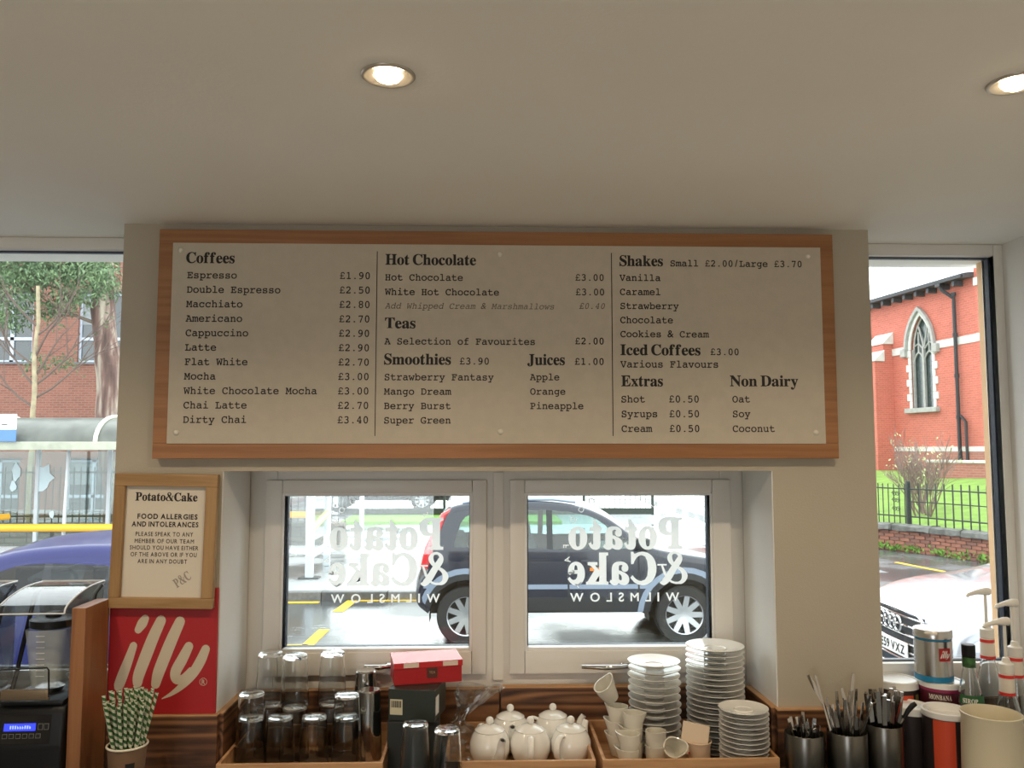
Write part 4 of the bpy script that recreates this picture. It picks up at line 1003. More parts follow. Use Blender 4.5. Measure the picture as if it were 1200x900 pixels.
for sgn in (-1, 1):
    t = MB(); pts = [(.045, .82), (.09, 1.0), (.15, 1.15), (.25, 1.38), (.33, 1.43)]
    t.tube([(x+.05, sgn*(ys(x+.1, z)-.045), z) for x, z in pts], [.05, .055, .05, .04, .03], 8); t.build('tail_lamp', M_tail, fo, True)
    r_ = MB(); r_.tube([(x, sgn*(ys(x, 1.45)-.07), z) for x, z in ((.5, 1.51), (.7, 1.545), (1.5, 1.55), (1.75, 1.52))], .016, 6); r_.build('roof_rail', M_ltrim, fo, True)
    mm = MB(); c = (cxf(752, 640), sgn*(.93), czf(636)); mm.box(c[0]-.07, c[0]+.07, c[1]-.09, c[1]+.08, c[2]-.07, c[2]+.06, bev=.04); mm.build('door_mirror', M_trim, fo, True)
    qx = cxf(697, 667); MB().box(qx-.055, qx+.055, sgn*(ys(qx, .77)+.008), sgn*(ys(qx, .77)-.01), czf(669), czf(665), bev=.004).build('indicator', mat('orange_indicator', (.85, .22, .02), .3), fo)
    for dx in (1.05, 1.78): MB().box(dx, dx+.17, sgn*(ys(dx, .93)+.025), sgn*(ys(dx, .93)-.01), .88, .915, bev=.008).build('door_handle', M_navy, fo)
MB().box(3.96, 4.05, -.5, .5, .36, .47, bev=.02).build('number_plate', M_whitepl, fo)

# ---- blue car parked on the near side at the left
M_blue = mat('royal_blue_car_paint', (.006, .010, .095), .28, coat=.15, spec=.4)
bc = thing('parked_hatchback', 'royal blue car parked outside the left window with only its roof showing', 'car', (-1.98, 6.45+.86, RZ-.12), rz=PI)
outl = [(.12, .30), (.0, .42), (.0, .60), (.05, .75), (.12, .95), (.28, 1.22), (.50, 1.43), (.85, 1.475), (1.25, 1.475), (1.70, 1.43), (2.05, 1.31), (2.4, 1.13), (2.75, .96), (3.1, .90), (3.6, .80), (3.88, .66), (3.95, .45), (3.88, .28)]
Wd = [[(.62, .97), (.72, 1.2), (.95, 1.33), (1.36, 1.345), (1.36, .97)], [(1.42, .97), (1.42, 1.345), (1.62, 1.33), (1.95, 1.22), (2.38, 1.0), (2.38, .97)]]
car(bc, 3.98, 1.70, outl, .93, 1.475, (.65, 3.15), .305, Wd, [(W_, 'door_seam', M_trim) for W_ in ([(1.36, .97), (1.42, .97), (1.42, 1.345), (1.36, 1.345)],)], M_blue, glass=pane_mat('dark_car_glass', (.20, .25, .27), extra=.0), ws=(9, 12), rw=(4, 6), rr=.09, seats=((1.6, -.38), (1.6, .38), (.85, -.36), (.85, .36)), dash=2.4, spokes=5)
# ---- silver estate parked outside the right window, nose to the left
M_silver = mat('pale_silver_car_paint', (.33, .35, .39), .25, metal=.4, coat=1)
au = thing('silver_estate_car', 'pale silver car with ringed grille parked outside the right window', 'car', (3.45+4.6, 6.06+.88, RZ+.03), rz=PI)
outl = [(.12, .30), (.0, .45), (.02, .75), (.15, 1.0), (.35, 1.28), (.6, 1.42), (1.2, 1.44), (1.9, 1.43), (2.4, 1.38), (2.85, 1.22), (3.3, 1.02), (3.6, .955), (4.0, .90), (4.3, .83), (4.5, .74), (4.58, .62), (4.60, .45), (4.54, .24)]
Wd = [[(.5, .98), (.75, 1.28), (1.45, 1.31), (1.45, .98)], [(1.5, .98), (1.5, 1.31), (2.3, 1.28), (2.6, 1.16), (3.0, .98)]]
lampz = [(4.12, .60), (4.20, .745), (4.36, .74), (4.52, .68), (4.52, .58)]
M_headl = mat('clear_headlamp', (.50, .53, .56), .12, coat=1, spec=1)
ys, top, ins = car(au, 4.62, 1.78, outl, .95, 1.44, (.85, 3.72), .33, Wd, [(lampz, 'headlamp', M_headl), ([(4.15, .2), (4.7, .2), (4.7, .40), (4.15, .40)], 'lower_bumper', mat('grey_bumper', (.12, .125, .135), .4))], M_silver, ws=(8, 10), rw=(4, 5), rr=.10, seats=((1.9, -.4), (1.9, .4)), dash=3.0, crown=.045)
def fx_(y): return 4.60-.10*(abs(y)/.8)**2.2+.02
gl = MB(); gl.grid(lambda u, v: (fx_(-.42+.84*u)+.034-.06*max(0, (v-.62)), (-.42+.84*u)*(1-.12*(1-v)), .27+.47*v), 12, 6); gl.build('grille', M_trim, au, True)
gf = MB()
for k in range(7):
    z = .31+.068*k; gf.tube([(fx_(y)+.046-.05*max(0, (z-.27)/.47-.62), y, z) for y in [(-.40+.8*i/10)*(1-.12*(1-(z-.27)/.47)) for i in range(11)]], .009, 6)
    gf.build('grille_bar', M_chrome, au, True); gf = MB()
gf.bm.free()
rim_ = [( .37, .27), (.42, .72), (.36, .75), (0, .76), (-.36, .75), (-.42, .72), (-.37, .27), (0, .26)]
m = MB(); m.tube([(fx_(y)+.05-.05*max(0, (z-.27)/.47-.62), y, z) for y, z in rim_+[rim_[0]]], .014, 8); m.build('grille_surround', M_chrome, au, True)
for k in range(4):
    m = MB(); m.M = Matrix.Translation((fx_(0)+.066, -.132+.088*k, .655)) @ Matrix.Rotation(PI/2, 4, 'Y'); m.lathe([(.058+.010*math.cos(a), .010*math.sin(a)) for a in [2*PI*j/6 for j in range(6)]], 24, close=True); m.build('emblem_ring', M_chrome, au, True)
pl = MB().box(fx_(0)+.05, fx_(0)+.065, -.26, .26, .405, .52, bev=.003).build('number_plate', M_whitepl, au)
tx_ = letter_obj('plate_lettering', 'DE59 VXZ', 'sans', M_ink, pl, -.235, .235, 0, .10, 0, bold=.02)
tx_.rotation_euler = (0, 0, PI/2); tx_.location = (fx_(0)+.068, 0, .428)
for s in (-1, 1):
    hl = MB(); hl.grid(lambda u, v: (4.632-.17*u**3-.085*v*v, s*(.46+.31*u), .565+.03*u+(.13+.02*u)*v), 8, 4); hl.build('headlamp', M_headl, au, True)
    m = MB(); c = (3.05, s*.99, .97); m.box(c[0]-.09, c[0]+.08, c[1]-.10, c[1]+.10, c[2]-.07, c[2]+.07, bev=.04); m.build('door_mirror', M_silver, au, True)
    fb = MB(); fb.grid(lambda u, v: (4.630-.17*u**3, s*(.45+.325*u), .26+.285*v), 8, 3); fb.build('bumper_corner', mat('grey_bumper', (.12, .125, .135), .4), au, True)
    MB().box(4.44, 4.60, s*.5, s*.72, .30, .40, bev=.02).build('lower_intake', M_trim, au)
# ---- dark car behind the mesh fence
vx = X(505, 26.0)
dc = thing('dark_parked_car', 'black car parked behind the mesh fence beyond the grass verge', 'car', (vx-.75, 26.0+.85, RZ+.2))
car(dc, 4.3, 1.75, [(.12, .30), (.0, .45), (.02, .75), (.15, 1.0), (.35, 1.28), (.6, 1.42), (1.2, 1.45), (1.9, 1.43), (2.4, 1.33), (2.85, 1.12), (3.2, .98), (3.7, .88), (4.1, .76), (4.25, .62), (4.27, .45), (4.2, .3)], .95, 1.45, (.75, 3.4), .34, [[(.5, .98), (.7, 1.28), (1.4, 1.3), (1.4, .98)], [(1.5, .98), (1.5, 1.3), (2.2, 1.24), (2.75, .98)]], [], mat('black_car_paint', (.012, .012, .014), .25, coat=1), ws=(8, 10), rw=(4, 5))
dc.location.x = vx-3.4-.3
# ================================================================ CHURCH, LAWN AND WALL ON THE RIGHT
A0 = Vector((15.75, 25.0)); dW = Vector((-.155, 1)).normalized()      # the church wall runs away from the viewer
angW = math.atan2(dW.y, dW.x)
def PW(px, py, off=0.0):                                              # pixel -> (s, z) on the wall plane moved off metres towards the viewer
    d = ray(px, py); nrm = Vector((dW.y, -dW.x)); a = A0-nrm*off; o = Vector((0, 0))
    t = (a-o).dot(nrm)/Vector((d.x, d.y)).dot(nrm); p = Vector((d.x, d.y))*t; return (p-A0).dot(dW), ZC+d.z*t
GZ = ZC-.75
ch = thing('church', 'red brick church with a gothic traceried window and slate eaves', 'church', (A0.x, A0.y, GZ-.1), rz=angW)
zz = lambda z: z-(GZ-.1)
M_cb = brick_mat('church_brick', (.50, .125, .085), (.42, .10, .065), (.46, .22, .17), ms=.007)
M_lime = mat('pale_limestone', (.62, .61, .57), .8, var=.15, vscale=5)
M_slate = mat('grey_slate', (.07, .075, .085), .5, var=.3, vscale=10)
# local frame: +x along the wall away from viewer, -y... towards the street is +y
s_l, zE1 = PW(1020, 357); s_r, zE2 = PW(1136, 322)
zE = (zE1+zE2)/2; S1 = s_l+14
gw = [PW(px, py) for px, py in ((1068, 420), (1093, 420))]; g1, g0 = max(gw[0][0], gw[1][0]), min(gw[0][0], gw[1][0])
gzb, gzt, gzs = PW(1080, 478)[1], PW(1080, 369)[1], PW(1080, 408)[1]
gc, gh = (g0+g1)/2, (g1-g0)/2
def arch(hw, spring, apex, n=10):                                    # pointed arch outline, left to right
    h = apex-spring; r = (hw*hw+h*h)/(2*hw); out = []
    a1 = math.asin(min(1, h/r))
    for k in range(n+1): a = a1*k/n; out.append((-hw+r-r*math.cos(a), spring+r*math.sin(a)))
    return out+[(-x, z) for x, z in out[-2::-1]]
ar = arch(gh, gzs, gzt)
def wallface(mb, s0, s1, z0, z1, holes, y0=-.35, y1=0):
    cur = s0
    for (hc, pts, hb) in sorted(holes):
        a, b = hc+pts[0][0], hc+pts[-1][0]
        mb.box(cur, a, y0, y1, zz(z0), zz(z1)); mb.box(a, b, y0, y1, zz(z0), zz(hb))
        for i in range(len(pts)-1):
            (x0, h0), (x1, h1) = pts[i], pts[i+1]
            v = [(hc+x0, y0, zz(h0)), (hc+x1, y0, zz(h1)), (hc+x1, y0, zz(z1)), (hc+x0, y0, zz(z1)), (hc+x0, y1, zz(h0)), (hc+x1, y1, zz(h1)), (hc+x1, y1, zz(z1)), (hc+x0, y1, zz(z1))]
            mb.add(v, [(0, 1, 2, 3), (7, 6, 5, 4), (0, 4, 5, 1), (3, 2, 6, 7)])
        # jambs
        for xx in (a, b): mb.add([(xx, y0, zz(hb)), (xx, y1, zz(hb)), (xx, y1, zz(gzs)), (xx, y0, zz(gzs))], [(0, 1, 2, 3)])
        cur = b
    mb.box(cur, s1, y0, y1, zz(z0), zz(z1))
gc2 = gc+PW(1040, 420)[0]-PW(1040+44, 420)[0]; gc2 = PW(1011, 430)[0]
mb = MB(); wallface(mb, s_r-.25, S1, GZ-.1, zE, [(gc, ar, gzb), (gc2, ar, gzb)]); mb.box(s_r-.3, S1, -7, -.35, zz(GZ), zz(zE)); mb.build('wall', M_cb, ch)
# taller gable pier at the near end
zG = PW(1143, 302)[1]
MB().box(-4.5, s_r-.25, -7, .06, 0, zz(zG)).build('gable_pier', M_cb, ch)
MB().box(-4.6, s_r-.15, -7.1, .14, zz(zG), zz(zG)+.30, bev=.03).build('gable_coping', M_lime, ch)
c = PW(1146, 330)[1]; MB().box(-4.5, s_r-.24, -.3, .10, zz(c)-.12, zz(c)+.14, bev=.02).build('kneeler_stone', M_lime, ch)
# roof and eaves
m = MB(); m.add([(s_r-.25, .42, zz(zE)-.12), (S1, .42, zz(zE)-.12), (S1, -3.6, zz(zE)+.35), (s_r-.25, -3.6, zz(zE)+.35), (s_r-.25, .42, zz(zE)+.04), (S1, .42, zz(zE)+.04), (S1, -3.6, zz(zE)+.5), (s_r-.25, -3.6, zz(zE)+.5)], [(0, 1, 2, 3), (4, 5, 6, 7), (0, 1, 5, 4), (0, 3, 7, 4)]); m.build('roof', M_slate, ch)
MB().box(s_r-.2, S1, .36, .50, zz(zE)-.12, zz(zE)+.0, bev=.02).build('gutter', M_trim, ch)
b0 = MB().box(0, .12, 0, .34, zz(zE)-.28, zz(zE)-.10).build('eaves_bracket', M_slate, ch); b0.location = (s_r+.3, 0, 0)
for k in range(1, 22): clone(b0, ch, (s_r+.3+.62*k, 0, 0))
# bands
zb_a, zb_b = PW(1118, 396)[1], PW(1118, 405)[1]
for (a, b) in ((s_r-.25, g0-.22), (g1+.22, gc2-gh-.22), (-4.5, s_r-.25)): MB().box(a, b, -.1, .03 if a > -4 else .085, zz(zb_b), zz(zb_a)).build('stone_band', M_lime, ch)
q1, q0 = PW(1118, 523.5)[1], PW(1118, 529)[1]
MB().box(-4.5, S1, -.1, .085, zz(q0), zz(q1)).build('plinth_band', M_lime, ch)
M_cb2 = brick_mat('church_plinth_brick', (.36, .13, .095), (.30, .10, .075), (.36, .22, .18), ms=.008)
MB().box(-4.45, S1, -.1, .075, 0, zz(q0)).build('plinth', M_cb2, ch)
# windows
M_lead = mat('leaded_dark_glass', (.06, .085, .085), .15, spec=1, var=.5, vscale=14)
M_trac = mat('grey_tracery_stone', (.36, .355, .33), .8, var=.2, vscale=8)
def gothic(cx, quoins=True):
    wn = bpy.data.objects.new('gothic_window', None); C.objects.link(wn); wn.parent = ch; wn.location = (cx, 0, 0)
    m = MB(); v = [(x, -.16, zz(z)) for x, z in ar]+[(gh, -.16, zz(gzb)), (-gh, -.16, zz(gzb))]; m.add(v, [tuple(range(len(v)))]); m.build('leaded_glass', M_lead, wn)
    m = MB()
    inner = ar; outer = arch(gh+.12, gzs, gzt+.15)
    n = len(inner)
    for i in range(n-1):
        a, b, c_, d = inner[i], inner[i+1], outer[i+1], outer[i]
        m.add([(p[0], -.12, zz(p[1])) for p in (a, b, c_, d)]+[(p[0], .04, zz(p[1])) for p in (a, b, c_, d)], [(0, 1, 2, 3), (7, 6, 5, 4), (0, 1, 5, 4), (3, 2, 6, 7)])
    m.build('arch_stones', M_lime, wn)
    # quoins up each jamb
    k = 0; z = gzb; h = .26; q0 = None
    while z < gzs-.02:
        for s in (-1, 1):
            wd = .25 if k % 2 else .13
            q = MB().box(s*gh, s*(gh+wd), -.12, .04+.004*(k % 2), zz(z)+.006, zz(min(z+h, gzs))-.006, bev=.008).build('quoin_stone', M_lime, wn)
        z += h; k += 1
    o2, o1 = arch(gh+.23, gzs, gzt+.30), arch(gh+.13, gzs, gzt+.16); m = MB()
    for i in range(n-1):
        m.add([(p[0], .02, zz(p[1])) for p in (o1[i], o1[i+1], o2[i+1], o2[i])]+[(p[0], .14, zz(p[1])) for p in (o1[i], o1[i+1], o2[i+1], o2[i])], [(0, 1, 2, 3), (7, 6, 5, 4), (0, 1, 5, 4), (3, 2, 6, 7)])
    m.build('hood_mould', M_trac, wn)
    for s in (-1, 1): MB().box(s*(gh+.15), s*(gh+.40), 0, .17, zz(gzs)-.24, zz(gzs)+.06, bev=.03).build('label_stop', M_trac, wn)
    MB().box(-gh-.28, gh+.28, -.14, .16, zz(gzb)-.17, zz(gzb)+.0, bev=.02).build('window_sill', M_trac, wn)
    # tracery
    t = MB(); Y = -.10; r = .035; sp = gzs-.10
    t.box(-.05, .05, Y-.03, Y+.06, zz(gzb), zz(sp+.15))
    for s in (-1, 1): t.box(s*(gh-.05), s*gh, Y-.03, Y+.06, zz(gzb), zz(gzs))
    t.tube([(x*.94, Y, zz(z-.03)) for x, z in ar], r, 6)
    for s in (-1, 1):
        la = arch(gh/2, sp-.42, sp-.02, 6); t.tube([(s*gh/2+x*.95, Y, zz(z)) for x, z in la], r, 6)
        t.tube([(0, Y, zz(sp+.05)), (s*gh*.12, Y, zz(sp+.35)), (s*gh*.40, Y, zz(gzt-.42)), (s*gh*.52, Y, zz(gzt-.34))], r, 6)
        t.tube([(0, Y, zz(sp+.05)), (s*gh*.5, Y, zz(sp+.30)), (s*gh*.92, Y, zz(gzs+.1))], r*.9, 6)
        t.tube([(s*gh*.5, Y, zz(sp-.05)), (s*gh*.48, Y, zz(sp+.7))], r*.9, 6)
    t.build('tracery', M_trac, wn, False)
    bars = MB(); 
    for k in range(1, 7): bars.box(-gh+.04, gh-.04, -.155, -.135, zz(gzb+k*(sp-.4-gzb)/6.5), zz(gzb+k*(sp-.4-gzb)/6.5)+.025)
    o = bars.build('saddle_bars', M_lead, wn); o['kind'] = 'stuff'
gothic(gc); gothic(gc2)
# buttress between the windows, with sloped stone caps
bs0, bs1 = PW(1048, 460)[0], PW(1029, 460)[0]; b0_, b1_ = min(bs0, bs1), max(bs0, bs1)
bt = bpy.data.objects.new('buttress', None); C.objects.link(bt); bt.parent = ch
zc1, zc2 = zz(PW(1040, 404)[1]), zz(PW(1035, 425)[1])
MB().box(b0_, b1_, 0, .40, 0, zc1).build('buttress_shaft', M_cb, bt); MB().box(b0_, b1_, .40, .75, 0, zc2).build('buttress_shaft', M_cb, bt)
for y0, y1, zt_ in ((0, .45, zc1), (.38, .82, zc2)):
    m = MB(); m.add([(x, y, z) for x in (b0_-.05, b1_+.05) for y, z in ((y0, zt_+.42 if y0 == 0 else zt_+.40), (y1, zt_-.02), (y0, zt_-.02))], [(0, 1, 2), (5, 4, 3), (0, 3, 4, 1), (1, 4, 5, 2), (2, 5, 3, 0)]); m.build('weathered_cap', M_lime, bt)
# drainpipe
M_pipe = mat('black_cast_iron', (.015, .017, .02), .4)
ps0, pz0 = PW(1112, 336, .0); ps1, pz1 = PW(1124, 546, .0)
pp = bpy.data.objects.new('drainpipe', None); C.objects.link(pp); pp.parent = ch
sx = PW(1121, 420, .1)[0]
MB().tube([(sx+.28, .42, zz(zE)-.15), (sx+.22, .36, zz(zE)-.34), (sx, .12, zz(zE)-.62), (sx, .12, zz(zE)-.8), (sx, .12, .02)], .058, 8).build('pipe', M_pipe, pp, True)
MB().box(sx+.16, sx+.40, .28, .5, zz(zE)-.22, zz(zE)-.05, bev=.02).build('hopper_head', M_pipe, pp)
for k in range(5): MB().tube([(sx, .12, .5+k*1.35), (sx, .12, .62+k*1.35)], .078, 8).build('pipe_collar', M_pipe, pp)
MB().tube([(sx-.32, .12, .02), (sx-.32, .12, 1.75), (sx-.1, .12, 1.95)], .045, 8).build('side_pipe', M_pipe, pp, True)

# ---- lawn with the dwarf wall
wl0, wl1 = G(1028, 643, RZ), G(1165, 661, RZ)
def wp(t):                                                          # footpath edge of the garden wall, t=0 far/left, 1 near/right
    a, b = Vector((wl0.x, wl0.y)), Vector((wl1.x, wl1.y)); p = a.lerp(b, t); n = Vector((b.y-a.y, -(b.x-a.x))).normalized(); return p+n*(-.10*math.sin(PI*min(1, max(0, t))))
wl = (Vector((wl1.x, wl1.y))-Vector((wl0.x, wl0.y))).length
WT = ZP(620, 16.3)
lawn = MB()
def lz(u): return WT-.12+(GZ-WT+.12)*min(1, u*1.35)
def lp(u, v):
    a = wp(-1.2+3.2*v)+Vector((.12, .06)); b = Vector((A0.x, A0.y))+dW*(16-22*v); p = a.lerp(b, u); return (p.x, p.y, lz(u)-.0)
lawn.grid(lp, 14, 20); lw_ = lawn.build('lawn', mat('bright_lawn', (.19, .33, .055), .9, var=.3, vscale=3, bump=.9, bscale=40), None, True); struct(lw_)
gwl = thing('garden_wall', 'curved brick garden wall with rough stone coping at the edge of the lawn', 'wall', (wl0.x, wl0.y, RZ))
def wl_l(t, off=0, z=0):
    p = wp(t); q = wp(t+.01); d = (q-p).normalized(); n = Vector((-d.y, d.x)); 
    p = p+n*off; return Vector((p.x-wl0.x, p.y-wl0.y, z)), math.atan2(d.y, d.x)
hW = WT-RZ-.13; M_gb = mat('old_garden_brick', (.33, .135, .09), .85, var=.3, vscale=6, bump=.4, bscale=60); M_gb2 = mat('dark_garden_brick', (.22, .10, .075), .85, var=.3, vscale=6, bump=.4, bscale=60)
mc = MB(); NT = 24
for k in range(NT):
    t0, t1 = -.9+2.4*k/NT, -.9+2.4*(k+1)/NT; a, _ = wl_l(t0, .02); b, _ = wl_l(t1, .02); a2, _ = wl_l(t0, .26); b2, _ = wl_l(t1, .26)
    mc.add([(p.x, p.y, z) for z in (-.05, hW) for p in (a, b, b2, a2)], [(0, 1, 5, 4), (1, 2, 6, 5), (2, 3, 7, 6), (3, 0, 4, 7), (4, 5, 6, 7)])
mc.build('mortar_core', mat('old_mortar', (.28, .22, .18), .9), gwl)
sgn = 1 if wl_l(.5, .1)[0].x > wl_l(.5, 0)[0].x else -1
br0 = br1 = None; rows = 6; rg = random.Random(5); nb = 0
for r_ in range(rows):
    bl_ = .232; tt = -.55+(r_ % 2)*.5*bl_/wl
    while tt < 1.35:
        p, a = wl_l(tt+bl_/2/wl, .035*sgn); z = .0+r_*hW/rows
        dark = rg.random() < .3
        src = br1 if dark else br0
        if src is None:
            src = MB().box(-.107, .107, -.05, .05, .004, hW/rows-.008, bev=.004).build('brick', M_gb2 if dark else M_gb, gwl)
            if dark: br1 = src
            else: br0 = src
            o = src
        else: o = clone(src, gwl, (0, 0, 0))
        o.location = (p.x, p.y, z); o.rotation_euler = (0, rg.uniform(-.01, .01), a+rg.uniform(-.015, .015)); nb += 1; tt += bl_/wl
M_cop = mat('lichened_coping', (.17, .175, .16), .85, var=.55, vscale=7, bump=.7, bscale=25)
t = -.8
while t < 1.4:
    l = rg.uniform(.62, 1.05)/wl; p, a = wl_l(t+l/2, .11*sgn); bm = MB(); n = 8; L_ = l*wl-.02
    pts = []
    bm.grid(lambda u, v: (-L_/2+L_*u, [-.20, -.20, -.10, .12, .20, .20, -.20][int(round(v*6))]+rg.uniform(-.012, .012), [0, .10, .135, .13, .10, 0, 0][int(round(v*6))]+rg.uniform(-.014, .014)), 6, 6)
    bm.add([(-L_/2, y, z) for y, z in ((-.2, 0), (-.2, .1), (-.1, .135), (.12, .13), (.2, .1), (.2, 0))], [(0, 1, 2, 3, 4, 5)]); bm.add([(L_/2, y, z) for y, z in ((-.2, 0), (-.2, .1), (-.1, .135), (.12, .13), (.2, .1), (.2, 0))], [(5, 4, 3, 2, 1, 0)])
    o = bm.build('coping_stone', M_cop, gwl, weld=False); o.location = (p.x, p.y, hW); o.rotation_euler = (rg.uniform(-.03, .03), rg.uniform(-.015, .015), a); t += l
# railings
rl = thing('church_railings', 'black iron railings with a scrolled gate standing on the garden wall', 'fence', (wl0.x, wl0.y, RZ+hW+.13))
rh = .83; sp = .135; bal = None; tg = [0, 0]
def on(t, off=.12): p, a = wl_l(t, off*sgn); return p, a
def t_at(px):                                                       # parameter where the railing crosses a pixel column
    best = min(((abs((lambda q: 600+F*(CM.transposed() @ Vector((q.x+wl0.x, q.y+wl0.y, .6-ZC))).x/-(CM.transposed() @ Vector((q.x+wl0.x, q.y+wl0.y, .6-ZC))).z)(on(k/200)[0])-px), k/200) for k in range(-160, 280))); return best[1]
tgate = t_at(1067)
for k in range(-8, 30):
    t = tgate+k*.19/wl
    if t < -.6 or t > 1.3 or k < 0 and False: continue
    if k < 0: continue
    p, a = on(t)
    if bal is None: bal = MB().box(-.011, .011, -.011, .011, 0, rh, bev=.003).add([(-.011, -.011, rh), (.011, -.011, rh), (.011, .011, rh), (-.011, .011, rh), (0, 0, rh+.05)], [(0, 1, 4), (1, 2, 4), (2, 3, 4), (3, 0, 4)]) and None or MB().box(-.011, .011, -.011, .011, 0, rh+.03, bev=.004).build('baluster', M_green_steel, rl); o = bal
    else: o = clone(bal, rl, (0, 0, 0))
    o.location = p; o.rotation_euler = (0, 0, a)
for k in range(1, 24):
    t = tgate-k*.125/wl
    if t < -.75: break
    p, a = on(t); o = clone(bal, rl, p, (0, 0, a)); o.scale = (.8, .8, .96)
for z, n_ in ((.16, 'bottom'), (rh-.10, 'top'), (rh-.36, 'mid')):
    MB().tube([on(tgate+(1.35-tgate)*k/16)[0]+Vector((0, 0, z if n_ != 'mid' else z)) for k in range(17)], .016 if n_ != 'mid' else .012, 6).build('rail', M_green_steel, rl)
    if n_ != 'mid': MB().tube([on(-.75+(tgate+.75)*k/12)[0]+Vector((0, 0, z)) for k in range(13)], .016, 6).build('rail', M_green_steel, rl)
p, a = on(tgate-.02); MB().box(-.035, .035, -.035, .035, 0, rh+.06, bev=.006).build('gate_post', M_green_steel, rl).location = p
tsc = t_at(1050); p, a = on(tsc)
for dz in (.30, .48, .62):
    m = MB(); s = [(.055*(1-k/22)*math.cos(k*.55), 0, .055*(1-k/22)*math.sin(k*.55)) for k in range(18)]
    m.tube([(x+.04, 0, z+dz) for x, _, z in s], .008, 5); m.tube([(-x-.04, 0, z+dz) for x, _, z in s], .008, 5); o = m.build('scroll', M_green_steel, rl, True); o.location = p; o.rotation_euler = (0, 0, a)
# low retaining wall near the church
a, b = P(1085, 566, 24.5), P(1185, 572, 22.0)
dwl = thing('dwarf_wall', 'low brick retaining wall across the lawn in front of the church', 'wall', (a.x, a.y, GZ-.55), rz=math.atan2(b.y-a.y, b.x-a.x))
l = math.hypot(b.x-a.x, b.y-a.y)
MB().box(0, l, 0, .25, 0, .92).build('wall_body', M_cb2, dwl); 
for k in range(5): MB().box(l*k/5+.01, l*(k+1)/5-.01, -.04, .29, .92, 1.0, bev=.015).build('coping_stone', M_lime, dwl)
# bare shrub
c = P(1084, 612, 18.6); sb = thing('bare_shrub', 'bare twiggy shrub growing on the lawn behind the railings', 'shrub', (c.x, 18.6, c.z-.25))
rg = random.Random(21); tips = []; m = MB()
for k in range(9):
    a = rg.uniform(0, 2*PI); branchy(m, Vector((rg.uniform(-.2, .2), rg.uniform(-.12, .12), 0)), Vector((math.cos(a)*.5, math.sin(a)*.5, 1)).normalized(), rg.uniform(.95, 1.2), .028, 3, rg, tips, .48, .25, 4, .0045, 5, 4)
m.build('branches', mat('reddish_grey_twig', (.20, .14, .12), .85), sb)
V, Fc = leaves([t[0] for t in tips[::9] if t[0].z > 1.2], 3, .05, rg, .07, .018); leafobj('buds', V, Fc, mat('pale_bud', (.45, .50, .25), .7), sb)
# weeds along the foot of the wall
m = []; V, Fc = [], []
for k in range(60):
    t = rg.uniform(-.2, 1.2); p, a = wl_l(t, -.05*sgn); a_, b_ = leaves([p+Vector((wl0.x, wl0.y, .05))], 7, .05, rg, .10, .02, -.8); Fc += [tuple(i+len(V) for i in f) for f in b_]; V += a_
me = bpy.data.meshes.new('weeds'); me.from_pydata([tuple(v) for v in V], [], Fc); me.materials.append(M_grass); o = bpy.data.objects.new('weeds', me); C.objects.link(o); o.location.z = RZ; tag(o, 'small weeds and grass at the foot of the garden wall', 'weeds', kind='stuff')
# ================================================================ THINGS ON THE COUNTER
CT = COUNT+.001
def on_plane(px, Y): return X(px, Y, 850)
# ---- trays
def tray(name, label, x0, x1, y0, y1, rim=None, th=.009):
    rim = rim or RIM
    t = thing(name, label, 'tray', ((x0+x1)/2, (y0+y1)/2, CT)); hx, hy = (x1-x0)/2, (y1-y0)/2
    MB().box(-hx+th, hx-th, -hy+th, hy-th, 0, .006).build('tray_base', M_tray, t)
    for n_, a in enumerate(((-hx, hx, -hy, -hy+th), (-hx, hx, hy-th, hy), (-hx, -hx+th, -hy+th, hy-th), (hx-th, hx, -hy+th, hy-th))):
        MB().box(a[0], a[1], a[2], a[3], 0, rim, bev=.0015).build('tray_side', M_tray, t)
    return t
TYF = 2.282; RIM = ZP(892, 2.282)-CT; tz = CT+.0065
t1 = (on_plane(254, TYF), on_plane(449, TYF)); t2 = (on_plane(521, TYF), on_plane(698, TYF)); t3 = (on_plane(706, TYF), on_plane(913, TYF))
t1 = (max(t1[0], RL-.012), t1[1]); 
yl = lambda x: YF-.05
def edge_x(y, left): f = (y-YW)/(YF-YW); return (RL+(RLb-RL)*f+.028) if left else (RR+(RRb-RR)*f-.028)
# trays taper clear of the slanted recess sides by stopping short at the back
tray('wooden_tray', 'wooden tray holding the upturned glasses below the left window', max(t1[0], edge_x(2.60, True)), t1[1], TYF, 2.612)
tray('wooden_tray', 'wooden tray holding the white teapots in the middle', t2[0], t2[1], TYF, 2.61)
tray('wooden_tray', 'wooden tray holding saucer stacks and milk jugs below the right window', t3[0], min(t3[1], edge_x(2.612, False)), TYF, 2.617)
